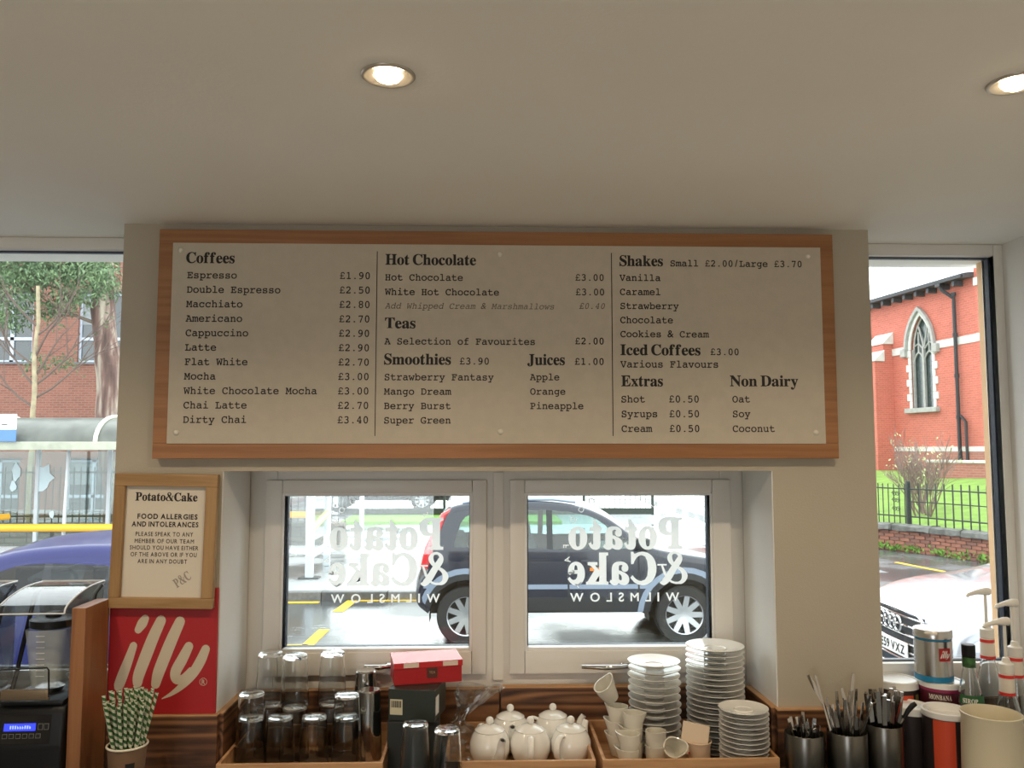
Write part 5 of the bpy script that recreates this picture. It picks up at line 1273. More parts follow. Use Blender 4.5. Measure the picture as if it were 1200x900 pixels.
# ---- glasses, standing upside down
def tumbler_prof(h, rb, rt, w=.0022, base=.012):      # rb radius of closed base, rt of rim; drawn rim down
    return [(0, h), (rb*.8, h), (rb, h-.004), (rb+(rt-rb)*.3, h*.7), (rt, 0), (rt-w, 0), (rb+(rt-rb)*.3-w, h*.7), (rb-w*1.4, h-base), (rb*.5, h-base-.002), (0, h-base-.001)]
def glass(label, x, y, z, h, rb, rt, group, m=M_glass, name='tumbler_glass'):
    key = (round(h, 3), round(rb, 3), m.name)
    if key in GL:
        o = GL[key].copy(); C.objects.link(o)
    else:
        o = MB().lathe(tumbler_prof(h, rb, rt), 32).build(name, m, None, True, 35); GL[key] = o
    o.name = name; return tag(o, label, 'glass', group, loc=(x, y, z), rot=(0, 0, random.random()*6))
GL = {}
gg = 'upturned tumblers in the left tray'
front = [(289, 'leftmost glass of the front row in the left tray'), (328, 'second glass from the left in the front row of the left tray'), (368, 'third glass from the left in the front row of the left tray'), (406, 'rightmost glass of the front row in the left tray')]
for px, lb in front: glass('clear upturned tumbler, '+lb, X(px, 2.425, 860)+(.012 if px == 289 else 0), 2.425, tz, .146, .0345, .0425, gg)
back = [(309, 2.545, 'far left of the back row'), (346, 2.513, 'second column of the back row'), (389, 2.545, 'rightmost two-high column at the back')]
for px, y, lb in back:
    x = X(px, y, 800)+(.02 if px == 309 else 0)
    glass('clear upturned tumbler, lower one of the '+lb, x, y, tz, .146, .0345, .0425, gg)
    glass('clear upturned tumbler stacked on top, '+lb, x+random.uniform(-.002, .002), y, tz+.1475, .146, .0345, .0425, gg)
glass('clear upturned tumbler nested over the leftmost front glass', X(289, 2.425, 860)+.012, 2.425, tz+.066, .146, .0345, .0425, gg)
glass('clear upturned tumbler nested over the rightmost front glass', X(406, 2.425, 860), 2.425, tz+.060, .146, .0345, .0425, gg)
# ---- steel and dark tumblers at the right of the tray
M_dsteel = mat('polished_steel', (.55, .53, .50), .12, metal=1)
for px, y, h, lb, mm in ((428, 2.555, .235, 'tall polished steel tumbler behind, against the sill', M_dsteel), (433, 2.478, .200, 'polished steel tumbler in front at the tray right end', M_dsteel)):
    o = MB().lathe([(0, h), (.028, h), (.031, h-.004), (.036, .02), (.0365, 0), (.0345, 0), (.034, .02), (.029, h-.01), (0, h-.01)], 32).build('steel_tumbler', mm, None, True, 35); tag(o, lb, 'tumbler', 'steel tumblers in the left tray', loc=(X(px, y, 850), y, tz))
# ---- two tall beer glasses on the counter
for px, y, lb in ((487, 2.295, 'tall upturned clear glass in front of the black boxes'), (524, 2.275, 'tall upturned clear glass beside the cellophane bag')):
    glass(lb, X(px, y, 850), y, CT, .172 if px == 487 else .163, .034, .043, 'tall glasses between the trays', name='tall_glass')
# ---- boxes
def ybox(name, label, cx, cy, z, w, d, h, rz, m, group=None):
    t = thing(name, label, 'box', (cx, cy, z), rz=rz, group=group); MB().box(-w/2, w/2, -d/2, d/2, 0, h, bev=.0012).build('box_body', m, t); return t
HA = ZP(842, 2.42)-CT; HB = ZP(803, 2.44)-CT-HA-.001
bxA = ybox('black_box', 'large black card box at the bottom of the stack by the left tray', X(487, 2.47), 2.475, CT, .145, .15, HA, R(2), M_blackcard)
bxB = ybox('black_box', 'greenish black tea box with barcode label, middle of the stack', X(492, 2.46)-.004, 2.465, CT+.001+HA, .135, .13, HB, R(-11), mat('green_black_card', (.028, .036, .030), .4))
lb_ = MB().box(-.062, -.026, -.0662, -.0650, .016, .058).build('barcode_label', mat('cream_label', (.62, .58, .42), .6), bxB)
m = MB(); rg = random.Random(4); x = -.058
while x < -.031: w_ = rg.choice((.0008, .0014, .0022)); m.box(x, x+w_, -.0668, -.0661, .036, .054); x += w_+rg.choice((.0008, .0015))
o = m.build('barcode_bars', M_ink, lb_); o['kind'] = 'stuff'
MB().box(.0672, .0679, -.055, -.02, .015, .065).build('side_label', M_whitepl, bxB)
for i, (s, z) in enumerate((('BREAKFAST', .050), ('TEA', .038), ('50 BAGS', .026))) if False else (): pass
bxC = thing('red_tea_box', 'red lidded tea box on top of the black boxes at the window', 'box', (X(500, 2.50)-.002, 2.515, CT+.002+HA+HB), rz=R(12))
MB().box(-.098, .098, -.055, .055, 0, .060, bev=.001).build('box_body', M_red, bxC)
ld = MB(); ld.add([(-.1, -.0575, .046), (.1, -.0575, .046), (.1, .057, .058), (-.1, .057, .058), (-.1, -.0575, .062), (.1, -.0575, .063), (.1, .057, .067), (-.1, .057, .067)], [(3, 2, 1, 0), (4, 5, 6, 7), (0, 1, 5, 4), (1, 2, 6, 5), (2, 3, 7, 6), (3, 0, 4, 7)]); ld.build('box_lid', mat('glossy_red_card', (.55, .03, .035), .25), bxC)
for a, b in ((-.072, -.028), (.042, .086)): MB().box(a, b, -.0582, -.0574, .048, .061).build('lid_tab', mat('cream_tab', (.72, .60, .50), .5), bxC)
MB().box(-.004, .026, -.0565, -.0549, .016, .048).build('brand_patch', mat('brown_patch', (.09, .03, .02), .5), bxC)
letter_obj('patch_lettering', 'TEA', 'sans', mat('gold_ink', (.45, .30, .15), .5), bxC, .002, .020, .028, .010, -.0568)
# ---- cellophane bag
M_cello = pane_mat('cellophane', (.88, .90, .90), extra=.16, rough=.05)
bg_ = thing('cellophane_bag', 'crumpled clear cellophane bag left of the teapots', 'bag', (X(545, 2.49)-.012, 2.50, tz))
rg = random.Random(8); nU, nV = 26, 20; noise = [[rg.uniform(-1, 1) for _ in range(nV+1)] for _ in range(nU)]
def bagf(u, v):
    i, j = int(round(u*nU)) % nU, int(round(v*nV)); a = 2*PI*u; z = .20*v
    r = .055*(1-.25*v) if v < .45 else (.016+.06*abs(v-.58) if v < .72 else .03+.10*(v-.72)); wob = 1+.16*noise[i][j]+.10*math.cos(5*a+7*v)
    sx = 1.0 if v < .55 else 1.0+.5*(v-.55); return (r*wob*math.cos(a)*sx+.13*max(0, v-.5), r*wob*math.sin(a)*(.75 if v < .6 else .35), z*(1-.06*math.sin(a*2)*v)+.004*noise[i][j] if v > 0 else 0.001)
m = MB(); m.grid(bagf, nU, nV, closeu=True); m.build('bag_film', M_cello, bg_, True, 25, weld=False).location = (-.008, 0, 0)

# ---- teapots
def teapot_parts(root):
    pr = [(0, 0), (.030, 0), (.034, .003), (.050, .022), (.0575, .045), (.0565, .068), (.048, .088), (.041, .097), (.040, .099), (.037, .098), (.045, .085), (.052, .066), (.053, .045), (.046, .024), (.030, .008), (0, .007)]
    MB().lathe(pr, 40).build('pot_body', M_white_china, root, True, 50)
    MB().lathe([(0, .113), (.012, .1125), (.028, .108), (.0405, .1005), (.0425, .099), (.042, .0965), (.036, .0965), (0, .098)], 36).ball((0, 0, .123), .0115, 14).lathe([(.006, .110), (.005, .115), (.007, .119)], 14).build('lid', M_white_china, root, True, 50)
    sp = spline([(.047, 0, .030), (.064, 0, .038), (.078, 0, .060), (.084, 0, .082), (.093, 0, .097)], 4); n = len(sp)
    m = MB(); m.tube(sp, [.017-.0085*i/(n-1) for i in range(n)], 14, caps=False); m.tube(sp[::-1], [.0055+.009*i/(n-1) for i in range(n)], 14, caps=False); 
    m.build('spout', M_white_china, root, True, 60)
    d = MB(); q = sp[-2]; d.tube([q, (q[0]+.0015, 0, q[2]+.002)], .0055, 12); d.build('spout_opening', mat('dark_hole', (.02, .015, .012), .8), root)
    hp = spline([(-.040, 0, .086), (-.062, 0, .094), (-.082, 0, .078), (-.083, 0, .052), (-.068, 0, .030), (-.050, 0, .026)], 4)
    m = MB(); P_ = [Vector(p) for p in hp]; V_ = []
    for i, p in enumerate(P_):
        dd = (P_[min(i+1, len(P_)-1)]-P_[max(0, i-1)]).normalized(); nn = Vector((-dd.z, 0, dd.x))
        for k in range(10): a = 2*PI*k/10; V_.append(p+nn*.0048*math.cos(a)+Vector((0, .0095*math.sin(a), 0)))
    m.add(V_, [(i*10+k, i*10+(k+1) % 10, (i+1)*10+(k+1) % 10, (i+1)*10+k) for i in range(len(P_)-1) for k in range(10)]+[tuple(range(10)), tuple(range(len(V_)-10, len(V_)))]); m.build('pot_handle', M_white_china, root, True, 60)
TG = 'white china teapots in the middle tray'
tp = thing('teapot', 'white teapot at the front left with its spout towards the viewer', 'teapot', (X(574, 2.43, 860), 2.43, tz), R(-68), TG); teapot_parts(tp)
for px, y, rz, lb in ((621.5, 2.43, 88, 'white teapot in the front middle with its handle towards the viewer'), (669, 2.43, 56, 'white teapot at the front right with spout pointing back right'),
                      (598, 2.545, -88, 'white teapot at the back left behind two others, dark spout hole in view'), (648, 2.55, 2, 'white teapot at the back right with its handle sticking out left')):
    dup(tp, (X(px, y, 860), y, tz), (0, 0, R(rz)) if px != 669 else (R(0), R(0), R(rz)), lb, TG)

# ---- saucers and plates in stacks
def saucer_mesh(name, r, h):
    pr = [(0, .004), (r*.34, .004), (r*.36, 0), (r*.42, 0), (r*.44, .004), (r*.80, h*.62), (r, h), (r*1.0, h+.0018), (r*.80, h*.62+.003), (r*.46, .0075), (r*.40, .0072), (r*.37, .0095), (r*.34, .0072), (0, .0070)]
    return MB().lathe(pr, 48).build(name, M_white_china, None, True, 40)
def stack(n, px, y, r, pitch, h, desc, grp, seed):
    rg = random.Random(seed); x = X(px, y, 820); first = None
    for k in range(n):
        if first is None: first = o = saucer_mesh('saucer', r, h)
        else: o = first.copy(); C.objects.link(o)
        i = n-k; lab = ('topmost white saucer of ' if i == 1 else ('bottom white saucer of ' if k == 0 else ORD[i]+' white saucer from the top of '))+desc
        tag(o, lab, 'saucer', grp, loc=(x+rg.uniform(-.0012, .0012), y+rg.uniform(-.0012, .0012), tz+k*pitch))
stack(13, 767, 2.515, .0775, .0205, .0195, 'the stack behind the milk jugs', 'saucers in the left stack', 1)
stack(19, 838.5, 2.522, .0860, .0162, .0155, 'the tallest stack at the window corner', 'saucers in the tall stack', 2)
stack(13, 871, 2.366, .0685, .0133, .0125, 'the short front stack at the tray corner', 'saucers in the front stack', 3)

# ---- milk jugs
def jug_mesh():
    m = MB(); H = .058
    def f(u, v, ins=0):
        a = 2*PI*u; r0 = .0215+.0085*math.sin(min(1, v*1.35)*PI/2)-.0012*v-ins; lip = max(0, math.cos(a))**5*max(0, v-.55)*.028; fl = .002*max(0, v-.8)*5
        r = r0+lip+fl*.3; z = H*v+.006*max(0, math.cos(a))**6*max(0, v-.7)/.3*v; return (r*math.cos(a), r*math.sin(a), max(z, ins*1.3))
    m.grid(lambda u, v: f(u, v), 36, 10, closeu=True); m.grid(lambda u, v: f(u, v, .0036), 36, 10, closeu=True)
    n = 36; m.add([f(k/n, 1) for k in range(n)]+[f(k/n, 1, .0036) for k in range(n)], [(k, (k+1) % n, n+(k+1) % n, n+k) for k in range(n)])
    m.add([f(k/n, 0) for k in range(n)], [tuple(range(n))]); m.add([f(k/n, 0, .0028) for k in range(n)], [tuple(range(n))]); return m.build('milk_jug', mat('cream_stoneware', (.70, .67, .58), .18, coat=.4), None, True, 50)
jg = None
def jug(px, py, y, rz, lb, rot=None, z=None):
    global jg
    if jg is None: jg = o = jug_mesh()
    else: o = jg.copy(); C.objects.link(o)
    x = X(px, y, py); zz_ = tz+z
    tag(o, lb, 'milk jug', 'small lipped milk jugs in the right tray', loc=(x, y, zz_), rot=rot or (0, 0, R(rz)))
st_ = .0405
c1 = [(724, 2.50, 0, 'at the bottom of the back left column'), (723, 2.50, 1, 'second up in the back left column'), (724.5, 2.50, 2, 'third up in the back left column with its mouth in view')]
for px, y, k, lb in c1: jug(px, 830, y, 155, 'small cream milk jug '+lb, z=.001+k*st_)
jug(717, 810, 2.505, 0, 'small cream milk jug tipped over on top of the back left column', rot=(R(8), R(-38), R(20)), z=.160)
for px, y, k, lb in ((741.5, 2.44, 0, 'at the bottom of the second column'), (741, 2.44, 1, 'second up in the second column, half hidden'), (742, 2.44, 2, 'on top of the second column')): jug(px, 830, y, -38 if k == 2 else 170, 'small cream milk jug '+lb, z=.001+k*st_)
for px, y, k, lb in ((736.5, 2.383, 0, 'at the front left corner of the tray'), (738, 2.383, 1, 'standing in the jug at the front left corner')): jug(px, 860, y, 168, 'small cream milk jug '+lb, z=.001+k*st_)
for px, y, k, lb in ((768, 2.405, 0, 'lower one right of the corner pair'), (768.5, 2.405, 1, 'upper one beside the card box, lip towards the viewer')): jug(px, 860, y, -75, 'small cream milk jug '+lb, z=.001+k*st_)
jug(783, 878, 2.425, 0, 'small cream milk jug lying with its mouth facing the viewer', rot=(R(56), 0, R(6)), z=.030)
# ---- cream pot with a card box leaning in it
cp = thing('cream_pot', 'matt cream round pot with rolled rim holding a square card packet', 'pot', (X(819, 2.41, 870), 2.415, tz))
MB().lathe([(0, 0), (.030, 0), (.033, .004), (.033, .055), (.0365, .064), (.038, .067), (.0355, .069), (.031, .062), (.030, .006), (0, .006)], 36).build('pot_body', mat('matt_cream_ceramic', (.72, .57, .42), .5), cp, True, 50)
cb = thing('card_packet', 'square cream card packet leaning in the cream pot', 'packet', (X(812, 2.395, 850), 2.408, tz+.030), rot=(R(-10), R(9), R(-12)))
MB().box(-.037, .037, -.011, .011, 0, .085, bev=.001).build('packet_body', mat('cream_card', (.74, .60, .45), .6), cb)
MB().box(.0372, .0380, -.0105, .0105, .004, .082).build('packet_edge', mat('cream_card_edge', (.62, .48, .34), .6), cb)
MB().box(-.012, .006, -.0118, -.0109, .002, .008).build('red_mark', M_red, cb)

# ---- cutlery pots
M_potsteel = mat('satin_steel_pot', (.19, .18, .16), .28, metal=1)
def cutpot(label, x, y, r, h):
    t = thing('cutlery_pot', label, 'pot', (x, y, CT), group='steel cutlery pots by the upstand')
    MB().lathe([(0, 0), (r*.97, 0), (r, .003), (r, h-.002), (r-.001, h), (r-.002, h-.002), (r-.002, .004), (0, .004)], 40).build('pot_wall', M_potsteel, t, True, 40); return t
yp = 2.285
P1 = (X(943, yp, 870), yp, .052, ZP(862, yp)-COUNT); P2 = (X(991, yp, 870), yp-.01, .052, ZP(859, yp)-COUNT); P3 = (X(1036, yp, 870), yp, .050, ZP(852, yp)-COUNT)
cutpot('short pot with the teaspoons, leftmost of the three steel cutlery pots', *P1); cutpot('steel cutlery pot in the middle holding long stirrers', *P2); cutpot('steel cutlery pot on the right full of cutlery handles', *P3)
MB_ = None
def knife_mesh(L, w=.009, t=.0022, name='knife_handle', m=M_dsteel):
    q = MB(); pts = [(0, 0, 0), (0, 0, L*.45), (0, 0, L*.8), (0, 0, L)]
    ws = [w*.75, w*.55, w*.9, w*.7]; V_ = []
    for (x, y, z), a in zip(pts, ws): V_ += [(-a, -t, z), (a, -t, z), (a, t, z), (-a, t, z)]
    F_ = [(i*4+k, i*4+(k+1) % 4, (i+1)*4+(k+1) % 4, (i+1)*4+k) for i in range(3) for k in range(4)]+[(0, 1, 2, 3), (12, 13, 14, 15)]
    q.add(V_, F_); return q
def spoon_mesh(L, hw=.0075):
    q = knife_mesh(L, hw, .0013); q.M = Matrix.Translation((0, 0, L)) @ Matrix.Diagonal((1, .3, 1.5, 1)); q.ball((0, 0, .010), .0115, 12); return q
def fill(pot, n, seed, mk, mkname, label, L0, L1, cat, group, lean=.22, z0=.006):
    rg = random.Random(seed); px_, py_, r, h = pot; first = None
    for k in range(n):
        a = 2.399963*k; rad = (r-.010)*math.sqrt((k+.5)/n); L = rg.uniform(L0, L1)
        qk = -.25 if k % 3 == 0 else .45; bx, by = px_+rad*math.cos(a)*qk, py_+rad*math.sin(a)*qk; tx_, ty_ = px_+rad*math.cos(a), py_+rad*math.sin(a)
        dr = Vector((tx_-bx, ty_-by, h)).normalized()
        if first is None: first = o = mk().build(mkname, M_dsteel, None, True, 40); o['base'] = 1; del o['base']
        else: o = first.copy(); C.objects.link(o)
        q = Vector((0, 0, 1)).rotation_difference(dr); e = (q.to_matrix() @ Matrix.Rotation(rg.uniform(0, 6.28), 3, 'Z')).to_euler()
        tag(o, label, cat, group, loc=(bx, by, CT+z0+.002*(k % 3)), rot=e); o.scale = (1, 1, L)
fill(P1, 16, 1, lambda: spoon_mesh(1.0) if False else knife_mesh(1.0, .0062, .0012), 'teaspoon', 'small steel teaspoon standing in the leftmost cutlery pot', P1[3]+.012, P1[3]+.035, 'teaspoon', 'teaspoons in the left pot')
fill(P2, 20, 2, lambda: knife_mesh(1.0, .0052, .0014), 'long_spoon', 'long-handled steel spoon standing in the middle cutlery pot', P2[3]+.035, P2[3]+.10, 'spoon', 'long spoons in the middle pot')
fill(P3, 30, 3, lambda: knife_mesh(1.0, .0068, .0022), 'fork', 'steel fork standing handle up in the right-hand cutlery pot', P3[3]+.045, P3[3]+.085, 'fork', 'forks in the right pot')
def stick(a, b, y0, y1, w, lb, m=M_dsteel, name='long_spoon', cat='spoon', grp=None):
    p0, p1 = P(a[0], a[1], y0), P(b[0], b[1], y1); v = p1-p0; o = knife_mesh(v.length, w, .0015).build(name, m, None, True, 40)
    tag(o, lb, cat, grp, loc=p0, rot=Vector((0, 0, 1)).rotation_difference(v.normalized()).to_euler())
stick((984, 862), (947, 791), yp, yp+.02, .0065, 'long steel spoon leaning far left out of the middle pot'); stick((975, 862), (955, 791), yp-.02, yp-.01, .004, 'thin steel stirrer crossing behind the far left spoon')
stick((993, 862), (1000, 789), yp, yp, .0055, 'long steel spoon standing tallest and upright in the middle pot'); stick((1000, 860), (986, 806), yp-.03, yp-.03, .005, 'bright steel spoon leaning left from the middle pot')
stick((1044, 862), (1051, 808), yp+.02, yp+.03, .006, 'flat steel knife standing at the back of the right pot')
bk = thing('table_knife', 'knife with a curved black handle leaning right from the right-hand pot', 'knife', P(1049, 858, yp))
m = MB(); p0 = P(1049, 858, yp); m.tube([(P(a, b, yp)-p0) for a, b in ((1049, 858), (1056, 846), (1060, 840))], [.003, .0035, .004], 8); m.build('knife_tang', M_dsteel, bk, True)
m = MB(); m.tube([(P(a, b, yp)-p0) for a, b in ((1059, 842), (1064, 833), (1069, 827), (1073, 824.5))], [.005, .0065, .0075, .006], 10); m.build('knife_handle', M_blackpl, bk, True)

# ---- tins, tubs and cans on the right
def can(name, label, cat, x, y, r, h, body, lid=None, lidh=.018, lidr=1.02, z=CT, taper=1, parts=True):
    t = thing(name, label, cat, (x, y, z)); MB().lathe([(0, 0), (r*.98, 0), (r, .002), (r*taper, h-lidh), (r*taper*.985, h-lidh), (0, h-lidh-.001)], 48).build('can_body', body, t, True, 40)
    if lid: MB().lathe([(r*taper*.99, h-lidh), (r*lidr*taper, h-lidh), (r*lidr*taper, h-.003), (r*lidr*taper-.003, h), (r*.92*taper, h), (r*.90*taper, h-.004), (0, h-.004)], 48).build('lid', lid, t, True, 40)
    return t
def band(t, r, z0, z1, a0, a1, m, name='band'):
    b = MB(); n = max(2, int((a1-a0)/5)); b.grid(lambda u, v: (r*math.cos(R(a0+(a1-a0)*u)), r*math.sin(R(a0+(a1-a0)*u)), z0+(z1-z0)*v), n, 1); return b.build(name, m, t, True)
M_cocoa = mat('cocoa_black_print', (.030, .022, .022), .4); M_orange = mat('red_orange_print', (.62, .075, .03), .4); M_lidw = mat('white_lid_plastic', (.84, .83, .80), .35)
yC, yB_, yA = 2.315, 2.395, 2.50
hC = ZP(835, yC)-CT; tC = thing('cocoa_tin', 'black and red open chocolate powder tin with a white rim beside the cream jug', 'tin', (X(1109, yC, 860), yC, CT))
rC = .060; MB().lathe([(0, 0), (rC, 0), (rC, hC-.018)], 48).lathe([(rC-.003, hC-.018), (rC-.003, .004), (0, .004)], 48).build('can_body', M_cocoa, tC, True, 40)
MB().lathe([(rC, hC-.018), (rC+.002, hC-.016), (rC+.003, hC-.002), (rC+.001, hC), (rC-.004, hC-.001), (rC-.005, hC-.03)], 48).lathe([(0, hC-.022), (rC-.004, hC-.020)], 40).build('rim', M_lidw, tC, True, 40)
band(tC, rC+.0006, .004, hC-.019, -150, -97, M_orange)
can('cocoa_tin', 'dark chocolate powder tin with a plain white lid beside the cutlery', 'tin', X(1067, yB_, 830), yB_, .049, ZP(829, yB_)-CT, M_cocoa, M_lidw, .022)
tA = can('cocoa_tin', 'large black and red tin with a white lid half behind the pier', 'tin', X(1050, yA, 800), yA, .062, ZP(798, yA)-CT, M_cocoa, M_lidw, .022); band(tA, .0626, .02, .185, -112, -70, M_orange); band(tA, .0626, .02, .185, -62, -46, mat('olive_print', (.25, .20, .06), .5))
yT = 2.448; rT = .058; hT = ZP(800, yT)-CT; xT = X(1102, yT, 800)
tT = can('chocolate_tub', 'maroon chocolate tub with white lid carrying the silver coffee tin', 'tub', xT, yT, rT, hT, mat('maroon_print', (.075, .008, .018), .4), M_lidw, .016, 1.05)
band(tT, rT+.0008, hT-.025, hT-.017, -179, 180, mat('magenta_rim', (.30, .02, .09), .4))
def curved_text(s, st_, m, par, r, a_mid, z, h, wd, bold=0, name='lettering'):
    V, Fc, adv = text2d(s, st_, bold); sx = wd/adv; b = MB(); b.add([(r*math.cos(a_mid+(v[0]*sx-wd/2)/r), r*math.sin(a_mid+(v[0]*sx-wd/2)/r), z+v[1]*h) for v in V], Fc); return b.build(name, m, par, weld=False)
curved_text('MONBANA', 'bold', mat('cream_ink', (.80, .74, .62), .5), tT, rT+.0015, R(-120), hT-.045, .019, .062, .012, 'tub_lettering')
hI = .146; zI = CT+hT+.0005; rI = .0515
tI = thing('coffee_tin', 'silver coffee tin with red square logo standing on the maroon tub', 'tin', (X(1094.5, yT, 790), yT, zI))
MB().lathe([(0, 0), (rI, 0), (rI, hI-.030), (rI-.002, hI-.029), (0, hI-.029)], 48).build('can_body', M_steel, tI, True, 40)
M_tblue = mat('turquoise_band', (.02, .22, .42), .3)
MB().lathe([(rI-.001, hI-.029), (rI-.001, hI-.024)], 48).build('lid_seal', M_tblue, tI, True); MB().lathe([(rI-.001, hI-.024), (rI+.0015, hI-.023), (rI+.0015, hI-.003), (rI-.001, hI), (0, hI-.001)], 48).build('lid', M_steel, tI, True, 40)
band(tI, rI+.0008, .001, .017, -179, 180, M_tblue, 'base_band')
zq = .062; band(tI, rI+.0012, zq, zq+.036, -101, -62, M_red, 'logo_square')
illy_logo('logo_lettering', M_whitepl, tI, 0, 0, .033, 0, bend=lambda x, z: ((rI+.0018)*math.cos(R(-100)+x/rI), (rI+.0018)*math.sin(R(-100)+x/rI), zq+z+.001))
# ---- cream jug
yj = 2.17; hj = ZP(840, yj)-CT; rj = .0745
jt = thing('cream_pitcher', 'tall cream plastic pitcher with a handle at the right end of the counter', 'pitcher', (X(1163, yj, 870), yj, CT), rz=R(-20))
MB().lathe([(0, 0), (rj*1.0, 0), (rj*.98, hj*.5), (rj*.95, hj-.012), (rj*.98, hj-.006), (rj*.985, hj-.001), (rj*.96, hj), (rj*.93, hj-.006), (rj*.94, hj*.5), (rj*.95, .005), (0, .005)], 48).build('pitcher_body', mat('cream_plastic', (.68, .61, .45), .35), jt, True, 50)
hp = spline([(rj*.9, 0, hj-.035), (rj+.025, 0, hj-.028), (rj+.052, 0, hj-.06), (rj+.050, 0, hj-.13), (rj+.02, 0, hj-.19), (rj*.93, 0, hj-.20)], 5)
MB().tube(hp, .0095, 10).build('pitcher_handle', MATS['cream_plastic'], jt, True)
# ---- syrup bottles
M_bglass = mat('bottle_glass', (.93, .96, .95), .03, trans=1, ior=1.45)
def bottle(label, x, y, h, kind, rz=0, group=None):
    t = thing('syrup_bottle', label, 'bottle', (x, y, CT), rz=rz, group=group); k = h/.33
    pr = [(0, 0), (.033, 0), (.036, .004), (.036, .12), (.0355, .15), (.031, .20), (.022, .245), (.0165, .275), (.0150, .315), (.0165, .322), (.0165, .33)]
    out = [(r, z*k) for r, z in pr]; inn = [(max(0, r-.003), z*k+(.004 if z < .01 else 0)) for r, z in pr[::-1]]
    MB().lathe(out+inn, 36).build('bottle_glass', M_bglass, t, True, 40)
    return t
ySi = 2.36; hS = ZP(771, ySi)-CT+.02
b_ = bottle('green-labelled syrup bottle with a black screw cap behind the tins', X(1136, ySi, 790), ySi, hS, 'cap')
MB().lathe([(.0172, 0), (.0180, .002), (.0180, .030), (.016, .032), (0, .032)], 28, at=(0, 0, hS-.024)).build('screw_cap', M_blackpl, b_, True, 40)
MB().lathe([(.0172, 0), (.0176, .028)], 28, at=(0, 0, hS-.054)).build('neck_label', mat('green_foil', (.05, .16, .04), .4, col2=(.02, .05, .02), vscale=90), b_, True)
lz_ = ZP(824, ySi)-CT
MB().lathe([(.0350, 0), (.0335, .020), (.0328, .024)], 36, at=(0, 0, lz_-.008), a0=R(-170), a1=R(-10)).build('label', mat('green_label', (.02, .12, .035), .5), b_, True)
curved_text('SIROP', 'bold', M_whitepl, b_, .0362, R(-120), lz_-.004, .018, .040, .012, 'label_lettering')
M_pump = mat('white_pump_plastic', (.80, .76, .68), .35); M_rcol = mat('red_neck_print', (.70, .04, .03), .4)
def pump_bottle(label, px, y, hpx, tilt, rz, arm=.05, headpx=None):
    hB = ZP(hpx, y)-CT; t = bottle(label, X(px, y, 800), y, hB, 'pump', group='pump syrup bottles in the right corner')
    MB().lathe([(.0178, -.088), (.0205, -.086), (.0190, -.030), (.0178, -.028)], 28, at=(0, 0, hB+.02)).build('neck_sleeve', mat('cream_neck_label', (.74, .66, .55), .5), t, True)
    for dz in (-.088, -.040): MB().lathe([(.0212+(-.0012 if dz > -.05 else 0), 0), (.0208+(-.0012 if dz > -.05 else 0), .009)], 28, at=(0, 0, hB+.02+dz)).build('red_stripe', M_rcol, t, True)
    head = ZP(headpx, y)-CT
    MB().lathe([(.0175, -.012), (.0195, -.010), (.0195, .014), (.012, .018), (.009, .03), (.0045, .032), (.0045, head-hB-.008)], 24, at=(0, 0, hB+.004)).build('pump_collar', M_pump, t, True, 40)
    m = MB(); m.tube([(.012*math.cos(rz), .012*math.sin(rz), head+.002), (0, 0, head+.003), (-arm*.5*math.cos(rz), -arm*.5*math.sin(rz), head+.001), (-arm*math.cos(rz), -arm*math.sin(rz), head-.006), (-arm*1.08*math.cos(rz), -arm*1.08*math.sin(rz), head-.012)], [.012, .012, .0075, .0055, .0045], 12); m.build('pump_spout', M_pump, t, True, 60)
    return t
pump_bottle('clear pump bottle nearest the viewer with red-striped neck label', 1180, 2.36, 790, 0, R(8), .060, 733)
pump_bottle('clear pump bottle behind, its pump head highest against the silver car', 1159, 2.50, 748, 0, R(5), .055, 697)
pump_bottle('clear pump bottle at the right, close to the wall', 1191, 2.44, 770, 0, R(3), .050, 711)

# ---- straws in a paper cup
yst = 2.19; cx, cy = X(149, yst, 880), yst; zr = ZP(866, yst); hc = zr-CT
M_kraft = mat('brown_kraft_paper', (.20, .115, .065), .7, var=.08, vscale=40)
cu = thing('paper_cup', 'brown kraft paper cup full of green striped straws', 'cup', (cx, cy, CT)); rr_ = .0475
MB().lathe([(0, .003), (rr_*.72, .003), (rr_*.72, 0), (rr_*.735, 0), (rr_*.985, hc-.004), (rr_*.955, hc-.004), (rr_*.70, .006)], 40).build('cup_wall', M_kraft, cu, True, 40)
MB().lathe([((rr_+.0028*math.cos(a)), hc-.003+.0028*math.sin(a)) for a in [2*PI*k/8 for k in range(8)]], 40, close=True).build('cup_rim', mat('cream_cup_rim', (.78, .72, .58), .5), cu, True)
pt = MB(); pt.grid(lambda u, v: ((.0345+.0118*(.42+.35*v)+.0016)*math.cos(R(-72+28*u)), (.0345+.0118*(.42+.35*v)+.0016)*math.sin(R(-72+28*u)), hc*(.42+.35*v)), 6, 4); pt.build('cup_label', M_ink, cu, True)
letter_obj('cup_lettering', 'P&C', 'bold', M_cream, cu, 0, .012, 0, .008, 0, bold=.012).location = (.0265, -.0385, hc*.60)
ms = bpy.data.materials.new('green_striped_paper'); ms.use_nodes = True; n = ms.node_tree; L = n.links.new; b = n.nodes['Principled BSDF']; b.inputs['Roughness'].default_value = .6
tc = n.nodes.new('ShaderNodeTexCoord'); sp_ = n.nodes.new('ShaderNodeSeparateXYZ'); L(tc.outputs['Object'], sp_.inputs[0])
at = n.nodes.new('ShaderNodeMath'); at.operation = 'ARCTAN2'; L(sp_.outputs['Y'], at.inputs[0]); L(sp_.outputs['X'], at.inputs[1])
zm = n.nodes.new('ShaderNodeMath'); zm.operation = 'MULTIPLY_ADD'; zm.inputs[1].default_value = 2*PI/.0175; L(sp_.outputs['Z'], zm.inputs[0]); L(at.outputs[0], zm.inputs[2])
